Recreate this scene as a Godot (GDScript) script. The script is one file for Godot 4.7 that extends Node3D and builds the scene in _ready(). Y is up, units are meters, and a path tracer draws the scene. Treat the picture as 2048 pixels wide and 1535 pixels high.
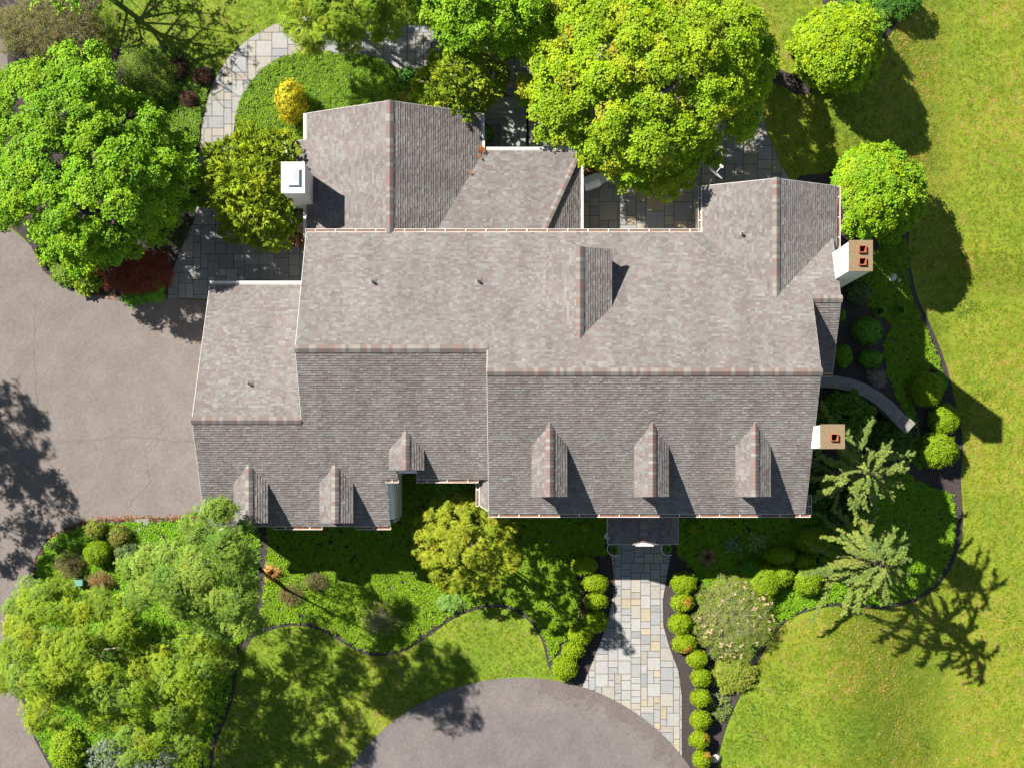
extends Node3D
# Aerial view of a long shingled house in its garden. y is up, +x runs to the right of the photograph, +z to its lower edge.

const FOCAL := 2900.0            # focal length in photograph pixels
const CAM_H := 69.0              # height of the camera over the front garden
const NADIR := Vector2(1045, 930)  # photograph pixel straight below the camera
const PITCH := 0.574             # rise over run of the main roofs

var rng := RandomNumberGenerator.new()
var M := {}                      # materials
var L := {}                      # leaf meshes
var used := {}                   # names taken at the top level
var Z := {}                      # ground areas as plan polygons

func _ready() -> void:
	rng.seed = 20260512
	set_camera_and_light()
	make_materials()
	make_leaf_meshes()
	build_ground()
	build_house()
	build_paving()
	build_trees()
	build_shrubs()
	build_ground_cover()
	build_objects()

func set_camera_and_light() -> void:
	var cam := Camera3D.new()
	cam.name = "camera"
	cam.projection = Camera3D.PROJECTION_FRUSTUM
	cam.near = 1.0
	cam.far = 1500.0
	cam.size = 1535.0 / FOCAL
	cam.frustum_offset = Vector2((1024.0 - NADIR.x) / FOCAL, (NADIR.y - 767.5) / FOCAL)
	add_child(cam)
	cam.position = Vector3(0, CAM_H, 0)
	cam.rotation_degrees = Vector3(-90, 0, 0)
	cam.current = true
	var sun := DirectionalLight3D.new()
	sun.name = "sun"
	sun.light_energy = 1.6
	sun.light_color = Color(1.0, 0.965, 0.915)
	sun.light_angular_distance = 0.53
	sun.shadow_enabled = true
	add_child(sun)
	var el := deg_to_rad(46.1)
	var to_sun := Vector3(-0.805 * cos(el), sin(el), -0.593 * cos(el)).normalized()
	sun.look_at_from_position(to_sun * 100.0, Vector3.ZERO, Vector3.UP)
	var sky_mat := ProceduralSkyMaterial.new()
	sky_mat.sky_top_color = Color(0.47, 0.54, 0.63)
	sky_mat.sky_horizon_color = Color(0.74, 0.79, 0.85)
	sky_mat.sky_curve = 0.16
	sky_mat.ground_horizon_color = Color(0.50, 0.54, 0.50)
	sky_mat.ground_bottom_color = Color(0.16, 0.18, 0.10)
	var sky := Sky.new()
	sky.sky_material = sky_mat
	var env := Environment.new()
	env.background_mode = Environment.BG_SKY
	env.sky = sky
	env.background_energy_multiplier = 0.42
	env.tonemap_mode = Environment.TONE_MAPPER_LINEAR
	env.tonemap_exposure = 2.7
	env.sdfgi_enabled = true
	env.ssao_enabled = true
	env.ssil_enabled = true
	var we := WorldEnvironment.new()
	we.name = "world"
	we.environment = env
	add_child(we)

# ------------------------------------------------------------------ plan and terrain

func th(x: float, z: float) -> float:
	# height of the ground: level in front, a terrace behind, falling away to the lawn beyond the east beds
	var y := -2.6 * smoothstep(14.2, 21.5, x)
	y += 0.65 * smoothstep(-8.0, -10.4, z) * smoothstep(-4.0, 0.0, x)
	return y

func pt(u: float, v: float, y: float) -> Vector3:
	return Vector3((u - NADIR.x) * (CAM_H - y) / FOCAL, y, (v - NADIR.y) * (CAM_H - y) / FOCAL)

func gp(u: float, v: float, lift := 0.0) -> Vector3:
	var y := 0.0
	var p := Vector3.ZERO
	for i in 7:
		p = pt(u, v, y)
		y = th(p.x, p.z) + lift
	p.y = y
	return p

func plan(uv: Array, smooth := false, steps := 5) -> PackedVector2Array:
	var raw: Array[Vector2] = []
	for i in range(0, uv.size(), 2):
		var p := gp(uv[i], uv[i + 1])
		raw.append(Vector2(p.x, p.z))
	var out := PackedVector2Array()
	var n := raw.size()
	for i in n:
		if not smooth:
			out.append(raw[i])
			continue
		for k in steps:
			out.append(raw[i].cubic_interpolate(raw[(i + 1) % n], raw[(i - 1 + n) % n], raw[(i + 2) % n], float(k) / steps))
	if Geometry2D.is_polygon_clockwise(out):
		out.reverse()
	return out

func pixels(uv: Array, y: float) -> PackedVector2Array:
	var out := PackedVector2Array()
	for i in range(0, uv.size(), 2):
		var p := pt(uv[i], uv[i + 1], y)
		out.append(Vector2(p.x, p.z))
	return out

func inside(p: Vector2, poly: PackedVector2Array) -> bool:
	return Geometry2D.is_point_in_polygon(p, poly)

func edge_distance(p: Vector2, poly: PackedVector2Array) -> float:
	var best := 1e9
	var n := poly.size()
	for i in n:
		best = minf(best, p.distance_squared_to(Geometry2D.get_closest_point_to_segment(p, poly[i], poly[(i + 1) % n])))
	return sqrt(best)

func bounds(poly: PackedVector2Array) -> Rect2:
	var r := Rect2(poly[0], Vector2.ZERO)
	for p in poly:
		r = r.expand(p)
	return r

# ------------------------------------------------------------------ nodes

func numbered(called: String) -> String:
	if not used.has(called):
		used[called] = 0
		return called
	used[called] += 1
	return "%s_%03d" % [called, used[called]]

func thing(called: String, label: String, category: String, at := Vector3.ZERO, group := "") -> Node3D:
	var o := Node3D.new()
	o.name = numbered(called)
	add_child(o)
	o.position = at
	tag(o, label, category, group)
	return o

func tag(o: Node, label: String, category: String, group := "") -> void:
	o.set_meta("label", label)
	o.set_meta("category", category)
	if group:
		o.set_meta("group", group)

func structure(called: String) -> Node3D:
	var o := Node3D.new()
	o.name = numbered(called)
	add_child(o)
	o.set_meta("kind", "structure")
	return o

func part(parent: Node, called: String, mesh: Mesh, mat: Material, at := Vector3.ZERO) -> MeshInstance3D:
	var o := MeshInstance3D.new()
	o.name = called
	o.mesh = mesh
	if mat:
		o.material_override = mat
	parent.add_child(o, true)
	o.position = at
	return o

func scatter(parent: Node, called: String, mesh: Mesh, where: Array, tint: PackedColorArray) -> MultiMeshInstance3D:
	var mm := MultiMesh.new()
	mm.transform_format = MultiMesh.TRANSFORM_3D
	mm.use_colors = true
	mm.mesh = mesh
	mm.instance_count = where.size()
	for i in where.size():
		mm.set_instance_transform(i, where[i])
		mm.set_instance_color(i, tint[i])
	var o := MultiMeshInstance3D.new()
	o.name = called
	o.multimesh = mm
	o.set_meta("kind", "stuff")
	parent.add_child(o, true)
	return o

# ------------------------------------------------------------------ mesh builder

class Shape:
	var v := PackedVector3Array()
	var n := PackedVector3Array()
	var c := PackedColorArray()
	var uv := PackedVector2Array()
	var idx := PackedInt32Array()

	func tri(a: Vector3, b: Vector3, d: Vector3, col := Color.WHITE, s := 1.0) -> void:
		# a, b, d run counter-clockwise seen from outside
		var nn := (b - a).cross(d - a)
		if nn.length_squared() < 1e-14:
			return
		nn = nn.normalized()
		var k := v.size()
		for p in [a, b, d]:
			v.append(p)
			n.append(nn)
			c.append(col)
			if absf(nn.y) > 0.5:
				uv.append(Vector2(p.x, p.z) * s)
			elif absf(nn.x) > absf(nn.z):
				uv.append(Vector2(p.z, p.y) * s)
			else:
				uv.append(Vector2(p.x, p.y) * s)
		idx.append_array([k, k + 2, k + 1])

	func quad(a: Vector3, b: Vector3, d: Vector3, e: Vector3, col := Color.WHITE, s := 1.0) -> void:
		tri(a, b, d, col, s)
		tri(a, d, e, col, s)

	func box(lo: Vector3, hi: Vector3, col := Color.WHITE) -> void:
		cell(Transform3D(Basis(), (lo + hi) / 2.0), (hi - lo) / 2.0, col)

	func cell(t: Transform3D, h: Vector3, col := Color.WHITE) -> void:
		var p := []
		for i in 8:
			p.append(t * Vector3(h.x if i & 1 else -h.x, h.y if i & 2 else -h.y, h.z if i & 4 else -h.z))
		quad(p[2], p[6], p[7], p[3], col)
		quad(p[0], p[1], p[5], p[4], col)
		quad(p[1], p[3], p[7], p[5], col)
		quad(p[0], p[4], p[6], p[2], col)
		quad(p[4], p[5], p[7], p[6], col)
		quad(p[0], p[2], p[3], p[1], col)

	func bar(a: Vector3, b: Vector3, w: float, h: float, col := Color.WHITE) -> void:
		var d := (b - a).normalized()
		var up := Vector3.UP if absf(d.y) < 0.95 else Vector3.RIGHT
		var side := d.cross(up).normalized()
		cell(Transform3D(Basis(side, side.cross(d).normalized(), -d), (a + b) / 2.0), Vector3(w / 2.0, h / 2.0, a.distance_to(b) / 2.0), col)

	func tube(pts: Array, radii: Array, sides := 6, col := Color.WHITE) -> void:
		var rings := []
		for i in pts.size():
			var d: Vector3 = (pts[mini(i + 1, pts.size() - 1)] - pts[maxi(i - 1, 0)]).normalized()
			var side := d.cross(Vector3(0.37, 0.21, 0.9)).normalized()
			var other := d.cross(side)
			var ring := []
			for k in sides:
				var a := TAU * k / sides
				ring.append(pts[i] + (side * cos(a) + other * sin(a)) * radii[i])
			rings.append(ring)
		for i in pts.size() - 1:
			for k in sides:
				var q := (k + 1) % sides
				quad(rings[i][k], rings[i][q], rings[i + 1][q], rings[i + 1][k], col)

	func prism(poly: PackedVector2Array, y0: float, y1: float, col := Color.WHITE, s := 1.0) -> void:
		# plan polygon (x, z) pulled up from y0 to y1
		var t := Geometry2D.triangulate_polygon(poly)
		for i in range(0, t.size(), 3):
			var p := [poly[t[i]], poly[t[i + 1]], poly[t[i + 2]]]
			if (p[1] - p[0]).cross(p[2] - p[0]) > 0:
				p.reverse()
			tri(Vector3(p[0].x, y1, p[0].y), Vector3(p[1].x, y1, p[1].y), Vector3(p[2].x, y1, p[2].y), col, s)
			tri(Vector3(p[0].x, y0, p[0].y), Vector3(p[2].x, y0, p[2].y), Vector3(p[1].x, y0, p[1].y), col, s)
		var m := poly.size()
		var cw := Geometry2D.is_polygon_clockwise(poly)
		for i in m:
			var a := poly[i] if cw else poly[(i + 1) % m]
			var b := poly[(i + 1) % m] if cw else poly[i]
			quad(Vector3(a.x, y0, a.y), Vector3(b.x, y0, b.y), Vector3(b.x, y1, b.y), Vector3(a.x, y1, a.y), col, s)

	func mesh() -> ArrayMesh:
		var m := ArrayMesh.new()
		if v.is_empty():
			return m
		var a := []
		a.resize(Mesh.ARRAY_MAX)
		a[Mesh.ARRAY_VERTEX] = v
		a[Mesh.ARRAY_NORMAL] = n
		a[Mesh.ARRAY_COLOR] = c
		a[Mesh.ARRAY_TEX_UV] = uv
		a[Mesh.ARRAY_INDEX] = idx
		m.add_surface_from_arrays(Mesh.PRIMITIVE_TRIANGLES, a)
		return m

func rr(a: float, b: float) -> float:
	return rng.randf_range(a, b)

# ------------------------------------------------------------------ materials

func noise_bytes(size: int, freq: float, octaves: int, sd: int) -> PackedByteArray:
	var f := FastNoiseLite.new()
	f.seed = sd
	f.noise_type = FastNoiseLite.TYPE_SIMPLEX_SMOOTH
	f.frequency = freq
	f.fractal_octaves = octaves
	var img := f.get_seamless_image(size, size)
	img.convert(Image.FORMAT_L8)
	return img.get_data()

func mottled(size: int, layers: Array, stops: Array, grain: float, sd: int) -> ImageTexture:
	# colour image: weighted noise layers [frequency, octaves, weight] picked out of a colour ramp (linear values), plus fine grain
	var sets := []
	for i in layers.size():
		sets.append(noise_bytes(size, layers[i][0], layers[i][1], sd + 17 * i))
	var ramp := []
	for k in 256:
		var t := k / 255.0 * (stops.size() - 1)
		var i := mini(int(t), stops.size() - 2)
		ramp.append(stops[i].lerp(stops[i + 1], t - i))
	var r := RandomNumberGenerator.new()
	r.seed = sd
	var data := PackedByteArray()
	data.resize(size * size * 3)
	for i in size * size:
		var t := 0.0
		for k in sets.size():
			t += sets[k][i] / 255.0 * layers[k][2]
		var col: Color = ramp[clampi(int(t * 255.0), 0, 255)]
		var g := 1.0 + r.randf_range(-grain, grain)
		col = Color(col.r * g, col.g * g, col.b * g).linear_to_srgb()
		data[i * 3] = clampi(int(col.r * 255.0), 0, 255)
		data[i * 3 + 1] = clampi(int(col.g * 255.0), 0, 255)
		data[i * 3 + 2] = clampi(int(col.b * 255.0), 0, 255)
	var img := Image.create_from_data(size, size, false, Image.FORMAT_RGB8, data)
	img.generate_mipmaps()
	return ImageTexture.create_from_image(img)

func grey_map(size: int, freq: float, octaves: int, sd: int) -> ImageTexture:
	var f := FastNoiseLite.new()
	f.seed = sd
	f.frequency = freq
	f.fractal_octaves = octaves
	return ImageTexture.create_from_image(f.get_seamless_image(size, size))

func plain_mat(lin: Color, rough := 0.8, metal := 0.0) -> StandardMaterial3D:
	var m := StandardMaterial3D.new()
	m.albedo_color = lin.linear_to_srgb()
	m.roughness = rough
	m.metallic = metal
	return m

func tex_mat(t: Texture2D, tile: float, rough := 0.9, bump: Texture2D = null, relief := 0.0) -> StandardMaterial3D:
	var m := StandardMaterial3D.new()
	m.albedo_texture = t
	m.roughness = rough
	m.uv1_scale = Vector3.ONE / tile
	m.vertex_color_use_as_albedo = true
	if bump:
		m.heightmap_enabled = true
		m.heightmap_texture = bump
		m.heightmap_scale = relief
	return m

func leaf_mat(rough := 0.6, through := 0.5) -> StandardMaterial3D:
	var m := StandardMaterial3D.new()
	m.vertex_color_use_as_albedo = true
	m.roughness = rough
	m.cull_mode = BaseMaterial3D.CULL_DISABLED
	m.backlight_enabled = true
	m.backlight = Color(through, through, through * 0.5)
	m.metallic_specular = 0.35
	return m

func make_materials() -> void:
	var bump := grey_map(512, 0.03, 5, 5)
	M.lawn = tex_mat(mottled(1024, [[0.006, 3, 0.45], [0.03, 4, 0.35], [0.12, 2, 0.20]], [Color(0.05, 0.092, 0.003), Color(0.085, 0.132, 0.003), Color(0.118, 0.162, 0.004), Color(0.15, 0.172, 0.010), Color(0.22, 0.195, 0.05)], 0.35, 3), 17.0, 0.95, bump, 4.0)
	M.asphalt = tex_mat(mottled(1024, [[0.005, 3, 0.25], [0.03, 4, 0.25], [0.11, 3, 0.50]], [Color(0.062, 0.053, 0.052), Color(0.094, 0.082, 0.079), Color(0.120, 0.105, 0.100), Color(0.146, 0.129, 0.122), Color(0.19, 0.170, 0.159)], 0.30, 23), 8.0, 0.95, bump, 1.0)
	M.mulch = tex_mat(mottled(512, [[0.02, 3, 0.25], [0.12, 3, 0.75]], [Color(0.012, 0.009, 0.009), Color(0.024, 0.019, 0.019), Color(0.042, 0.034, 0.034), Color(0.075, 0.06, 0.056)], 0.5, 41), 2.2, 1.0, bump, 2.0)
	M.mortar = plain_mat(Color(0.075, 0.048, 0.038), 1.0)
	M.stone = tex_mat(mottled(512, [[0.012, 4, 0.6], [0.07, 3, 0.4]], [Color(0.70, 0.70, 0.71), Color(0.88, 0.88, 0.88), Color(1.0, 1.0, 1.0), Color(1.0, 0.97, 0.92)], 0.06, 57), 1.7, 0.85, bump, 0.5)
	M.concrete = tex_mat(mottled(512, [[0.01, 4, 0.5], [0.08, 3, 0.5]], [Color(0.0884, 0.0884, 0.0816), Color(0.136, 0.136, 0.129), Color(0.177, 0.17, 0.163), Color(0.218, 0.211, 0.197)], 0.12, 61), 2.4, 0.95, bump, 1.0)
	M.crown_mortar = tex_mat(mottled(512, [[0.015, 4, 0.5], [0.09, 3, 0.5]], [Color(0.0816, 0.0578, 0.0306), Color(0.136, 0.0986, 0.0544), Color(0.184, 0.136, 0.0816), Color(0.231, 0.184, 0.116)], 0.2, 67), 0.9, 0.95, bump, 1.5)
	M.shingle = StandardMaterial3D.new()
	M.shingle.vertex_color_use_as_albedo = true
	M.shingle.roughness = 0.95
	M.shingle.metallic_specular = 0.2
	M.shingle_edge = plain_mat(Color(0.11, 0.095, 0.09), 0.95)
	M.white = plain_mat(Color(0.629, 0.62, 0.603), 0.6)
	M.stucco = tex_mat(mottled(256, [[0.02, 4, 0.5], [0.1, 2, 0.5]], [Color(0.51, 0.501, 0.476), Color(0.595, 0.586, 0.561), Color(0.646, 0.637, 0.612)], 0.05, 71), 2.0, 0.95, bump, 0.5)
	M.gutter = plain_mat(Color(0.46, 0.44, 0.42), 0.5)
	M.gutter_debris = tex_mat(mottled(256, [[0.05, 3, 0.5], [0.2, 2, 0.5]], [Color(0.09, 0.05, 0.035), Color(0.17, 0.09, 0.06), Color(0.27, 0.13, 0.07)], 0.3, 83), 0.5, 1.0)
	M.lead = plain_mat(Color(0.136, 0.129, 0.129), 0.6, 0.3)
	M.steel = plain_mat(Color(0.55, 0.57, 0.60), 0.5, 0.15)
	M.grey_metal = plain_mat(Color(0.204, 0.211, 0.218), 0.45, 0.4)
	M.terracotta = plain_mat(Color(0.286, 0.0748, 0.0306), 0.8)
	M.rubber = plain_mat(Color(0.03, 0.03, 0.03), 0.9)
	M.glass = plain_mat(Color(0.03, 0.035, 0.04), 0.06)
	M.beige = plain_mat(Color(0.245, 0.211, 0.143), 0.7)
	M.bark = plain_mat(Color(0.068, 0.051, 0.0374), 0.95)
	M.pale_bark = plain_mat(Color(0.27, 0.235, 0.19), 0.95)
	M.twig = plain_mat(Color(0.105, 0.125, 0.012), 1.0)
	M.wood = plain_mat(Color(0.15, 0.068, 0.0374), 0.8)
	M.log_end = plain_mat(Color(0.286, 0.184, 0.0952), 0.9)
	M.brick = plain_mat(Color(0.19, 0.068, 0.0476), 0.9)
	M.green_paint = plain_mat(Color(0.068, 0.184, 0.143), 0.5)
	M.rock = tex_mat(M.stone.albedo_texture, 0.7, 0.9, bump, 2.0)
	M.leaf = leaf_mat(0.55, 0.62)
	M.needle = leaf_mat(0.65, 0.3)
	M.grass = leaf_mat(0.7, 0.5)

# ------------------------------------------------------------------ ground

func sheet(parent: Node, called: String, poly: PackedVector2Array, lift: float, mat: Material, cell_size: float, worn := false) -> MeshInstance3D:
	# lays a plan polygon over the terrain: grid cells clipped to the polygon
	var s := Shape.new()
	var b := bounds(poly)
	for ix in range(int(floor(b.position.x / cell_size)), int(ceil(b.end.x / cell_size))):
		for iz in range(int(floor(b.position.y / cell_size)), int(ceil(b.end.y / cell_size))):
			var r := PackedVector2Array([Vector2(ix, iz) * cell_size, Vector2(ix + 1, iz) * cell_size, Vector2(ix + 1, iz + 1) * cell_size, Vector2(ix, iz + 1) * cell_size])
			for piece in Geometry2D.intersect_polygons(poly, r):
				var t := Geometry2D.triangulate_polygon(piece)
				for i in range(0, t.size(), 3):
					var p := [piece[t[i]], piece[t[i + 1]], piece[t[i + 2]]]
					if (p[1] - p[0]).cross(p[2] - p[0]) > 0:
						p.reverse()
					var q := []
					for k in 3:
						q.append(Vector3(p[k].x, th(p[k].x, p[k].y) + lift, p[k].y))
					s.tri(q[0], q[1], q[2])
	if worn:
		for i in s.v.size():
			s.c[i] = asphalt_tone(s.v[i])
	for i in s.v.size():
		s.n[i] = ground_normal(s.v[i].x, s.v[i].z)
	return part(parent, called, s.mesh(), mat)

func ground_normal(x: float, z: float) -> Vector3:
	return Vector3(th(x - 0.2, z) - th(x + 0.2, z), 0.4, th(x, z - 0.2) - th(x, z + 0.2)).normalized()

var patch := FastNoiseLite.new()
var fine_patch := FastNoiseLite.new()

func lawn_tone(p: Vector3) -> Color:
	# dry and lush patches of the turf
	var a := patch.get_noise_2d(p.x, p.z)
	var b := fine_patch.get_noise_2d(p.x, p.z)
	var dry := clampf(0.42 + 1.0 * a + 0.45 * b + 0.03 * (p.x - 8.0), 0.0, 1.0)
	return Color(0.84, 0.98, 0.7).lerp(Color(1.24, 1.06, 1.25), dry)

func asphalt_tone(p: Vector3) -> Color:
	var a := 1.0 + 0.20 * patch.get_noise_2d(p.x * 1.7 + 40.0, p.z * 3.2) + 0.12 * fine_patch.get_noise_2d(p.x * 1.3, p.z * 2.6)
	return Color(a * 1.26, a * 1.19, a * 1.13)

func ringed(mesh: ArrayMesh, c: Vector3) -> ArrayMesh:
	# faint bands left by the paver going round the circle
	var a := mesh.surface_get_arrays(0)
	var col: PackedColorArray = a[Mesh.ARRAY_COLOR]
	for i in col.size():
		var p: Vector3 = a[Mesh.ARRAY_VERTEX][i]
		var r := Vector2(p.x - c.x, p.z - c.z).length() + 0.3 * patch.get_noise_2d(p.x, p.z)
		var k := 1.0 + 0.20 * patch.get_noise_1d(r * 9.0)
		col[i] = Color(col[i].r * k * 0.90, col[i].g * k * 0.91, col[i].b * k * 0.99)
	a[Mesh.ARRAY_COLOR] = col
	var m := ArrayMesh.new()
	m.add_surface_from_arrays(Mesh.PRIMITIVE_TRIANGLES, a)
	return m

func build_ground() -> void:
	patch.seed = 9
	patch.frequency = 0.12
	patch.fractal_octaves = 3
	fine_patch.seed = 12
	fine_patch.frequency = 0.5
	# turf, one sheet out to the horizon
	var s := Shape.new()
	var ticks := [-700.0, -300.0, -120.0, -70.0]
	for i in range(-45, 46):
		ticks.append(float(i))
	ticks.append_array([70.0, 120.0, 300.0, 700.0])
	var hole := Rect2(-2.7, -17.2, 3.2, 3.6)
	var fineticks := []
	for i in ticks.size() - 1:
		fineticks.append(ticks[i])
		if absf(ticks[i]) < 44.5:
			fineticks.append(ticks[i] + 0.5)
	fineticks.append(ticks[-1])
	for i in fineticks.size() - 1:
		for k in fineticks.size() - 1:
			var q := []
			for c in [[0, 0], [0, 1], [1, 1], [1, 0]]:
				var x: float = fineticks[i + c[0]]
				var z: float = fineticks[k + c[1]]
				var y := th(x, z)
				if hole.has_point(Vector2(x, z)):
					y = -0.6
				q.append(Vector3(x, y, z))
			s.quad(q[0], q[1], q[2], q[3])
	for i in s.v.size():
		s.c[i] = lawn_tone(s.v[i])
		s.n[i] = ground_normal(s.v[i].x, s.v[i].z)
	var lawn := structure("lawn")
	part(lawn, "turf", s.mesh(), M.lawn)

	# planting beds (mulch), drives
	Z.bed_front = plan([500,1040, 482,1290, 505,1274, 545,1258, 592,1250, 640,1260, 682,1283, 722,1305, 762,1311, 805,1302, 852,1275, 900,1240, 940,1222, 985,1213, 1030,1222, 1062,1246, 1085,1285, 1096,1330, 1112,1352, 1140,1362, 1163,1372, 1180,1335, 1198,1290, 1216,1240, 1226,1190, 1227,1150, 1222,1110, 1216,1080, 1216,1000, 780,930, 600,960], true, 4)
	Z.bed_west = plan([70,1115, 92,1078, 138,1052, 185,1040, 280,1036, 420,1034, 520,1040, 520,1180, 500,1275, 480,1295, 474,1330, 470,1375, 455,1430, 430,1490, 412,1560, 300,1620, 110,1600, 100,1535, 70,1480, 45,1400, 40,1320, 58,1220, 66,1160], true, 4)
	Z.bed_east = plan([1340,1000, 1342,1100, 1334,1150, 1326,1200, 1327,1250, 1340,1295, 1357,1340, 1364,1390, 1364,1470, 1364,1560, 1424,1570, 1442,1490, 1462,1430, 1500,1352, 1532,1295, 1562,1252, 1605,1225, 1680,1210, 1760,1217, 1830,1202, 1882,1165, 1915,1105, 1926,1040, 1922,960, 1926,880, 1912,805, 1890,722, 1862,652, 1832,582, 1818,505, 1818,440, 1790,330, 1720,310, 1655,345, 1590,360, 1600,450, 1600,950, 1500,1000], true, 4)
	Z.bed_maple = plan([-60,140, 60,150, 150,118, 200,106, 245,93, 292,88, 345,97, 392,124, 430,146, 412,200, 402,260, 399,330, 398,420, 368,490, 342,560, 340,596, 190,590, 130,575, 86,542, 62,492, 0,440, -80,400], true, 4)
	Z.bed_island = plan([468,262, 472,230, 486,190, 520,142, 566,112, 640,103, 740,112, 800,138, 836,172, 850,230, 960,240, 960,300, 620,420, 600,470, 560,480, 500,440, 460,400, 455,330], true, 4)
	Z.bed_north = plan([1640,-60, 1645,0, 1650,18, 1700,110, 1745,112, 1775,75, 1800,40, 1835,12, 1850,-60], true, 4)
	Z.bed_hill = plan([-120,-120, -120,70, 5,70, 14,150, 60,110, 110,60, 180,20, 215,-20, 240,-120], true, 4)
	Z.bed_shade = plan([1530,130, 1585,150, 1625,178, 1600,190, 1560,170, 1525,160], true, 4)
	for piece in Geometry2D.clip_polygons(Z.bed_front, Z.bed_west):
		if bounds(piece).get_area() > 30.0:
			Z.bed_front = piece
	for key in ["bed_front", "bed_west", "bed_east", "bed_maple", "bed_island", "bed_north", "bed_hill", "bed_shade"]:
		var o := structure("mulch_bed")
		sheet(o, "mulch", Z[key], 0.022, M.mulch, 0.5)

	Z.drive_west = plan([0,440, 62,492, 86,542, 130,575, 190,590, 335,598, 430,601, 640,601, 640,1036, 420,1034, 280,1035, 185,1039, 138,1051, 92,1077, 70,1114, 66,1160, 58,1220, 40,1320, 45,1400, 70,1480, 100,1535, 110,1620, -500,1700, -500,40, 0,60, 14,100, 16,146, -40,160, -80,400], false)
	var circle := []
	for k in 96:
		var a := TAU * k / 96.0
		circle.append_array([1040.0 + 412.0 * cos(a), 1766.0 + 412.0 * sin(a)])
	Z.drive_circle = plan(circle)
	Z.patio_west = plan([335,598, 338,560, 365,490, 392,430, 640,420, 640,598])
	Z.path = plan([392,432, 396,330, 404,245, 425,166, 458,112, 498,77, 548,48, 610,33, 700,36, 790,48, 862,52, 862,170, 836,172, 800,138, 740,112, 640,103, 566,112, 520,142, 486,190, 472,230, 466,280, 466,432])
	Z.patio_north = plan([862,48, 960,50, 1040,80, 1160,60, 1420,180, 1524,222, 1536,270, 1562,330, 1582,362, 1400,368, 1404,480, 1150,480, 1150,300, 1058,300, 1056,192, 962,192, 958,240, 850,232, 836,172, 862,172])
	Z.walk = plan([1218,1086, 1222,1110, 1227,1150, 1226,1190, 1216,1240, 1198,1290, 1180,1335, 1164,1374, 1164,1400, 1180,1560, 1364,1560, 1364,1470, 1364,1390, 1357,1340, 1340,1295, 1327,1250, 1326,1200, 1334,1150, 1342,1104, 1342,1060, 1218,1060])
	for piece in Geometry2D.clip_polygons(Z.walk, Z.drive_circle):
		if bounds(piece).size.y > 4.0:
			Z.walk = piece
	var dw := structure("driveway")
	sheet(dw, "asphalt", Z.drive_west, 0.03, M.asphalt, 0.5, true)
	var dc := structure("driveway")
	sheet(dc, "asphalt", Z.drive_circle, 0.03, M.asphalt, 0.5, true)
	var rings: MeshInstance3D = dc.get_child(0)
	rings.mesh = ringed(rings.mesh, gp(1040, 1766))
	# hairline cracks and old seams of the drive
	for run in [[72, 600, 66, 700, 74, 800, 60, 905], [90, 884, 180, 878, 262, 872, 390, 884], [250, 1020, 300, 960, 290, 900, 330, 850]]:
		var cr := Shape.new()
		for i in range(0, run.size() - 2, 2):
			for k in 12:
				var a := gp(lerpf(run[i], run[i + 2], k / 12.0), lerpf(run[i + 1], run[i + 3], k / 12.0))
				var b := gp(lerpf(run[i], run[i + 2], (k + 1) / 12.0), lerpf(run[i + 1], run[i + 3], (k + 1) / 12.0))
				a += Vector3(patch.get_noise_2d(a.x * 9.0, a.z * 9.0), 0, patch.get_noise_2d(a.z * 9.0, a.x * 9.0 + 50.0)) * 0.12 + Vector3(0, 0.035, 0)
				b += Vector3(patch.get_noise_2d(b.x * 9.0, b.z * 9.0), 0, patch.get_noise_2d(b.z * 9.0, b.x * 9.0 + 50.0)) * 0.12 + Vector3(0, 0.035, 0)
				var side := (b - a).cross(Vector3.UP).normalized() * rr(0.010, 0.024)
				cr.quad(a - side, a + side, b + side, b - side, Color(0.84, 0.83, 0.83))
		for i in cr.n.size():
			cr.n[i] = Vector3.UP
		part(dw, "crack", cr.mesh(), M.asphalt)
	# blotchy tar along the rim of the round drive, where the walkway meets it
	var band := Shape.new()
	var c0 := gp(1040, 1766)
	var rim := 412.0 * CAM_H / FOCAL
	var blot := FastNoiseLite.new()
	blot.seed = 77
	blot.frequency = 1.3
	blot.fractal_octaves = 3
	for k in 420:
		var a0 := -PI * 0.47 + PI * 0.47 * k / 420.0
		var a1 := -PI * 0.47 + PI * 0.47 * (k + 1) / 420.0
		for w in 22:
			var r0 := rim - w * 0.05
			var r1 := r0 - 0.05
			var q := c0 + Vector3(cos(a0), 0, sin(a0)) * r0
			if w > 1 and blot.get_noise_2d(q.x * 1.2, q.z * 1.2) + 0.75 - w * 0.055 < 0.0:
				continue
			var up := Vector3(0, 0.035, 0)
			band.quad(c0 + Vector3(cos(a0), 0, sin(a0)) * r1 + up, c0 + Vector3(cos(a1), 0, sin(a1)) * r1 + up, c0 + Vector3(cos(a1), 0, sin(a1)) * r0 + up, c0 + Vector3(cos(a0), 0, sin(a0)) * r0 + up, Color(0.80, 0.78, 0.79))
	for k in band.n.size():
		band.n[k] = Vector3.UP
	part(dc, "tar_band", band.mesh(), M.asphalt)

# ------------------------------------------------------------------ paving

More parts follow.
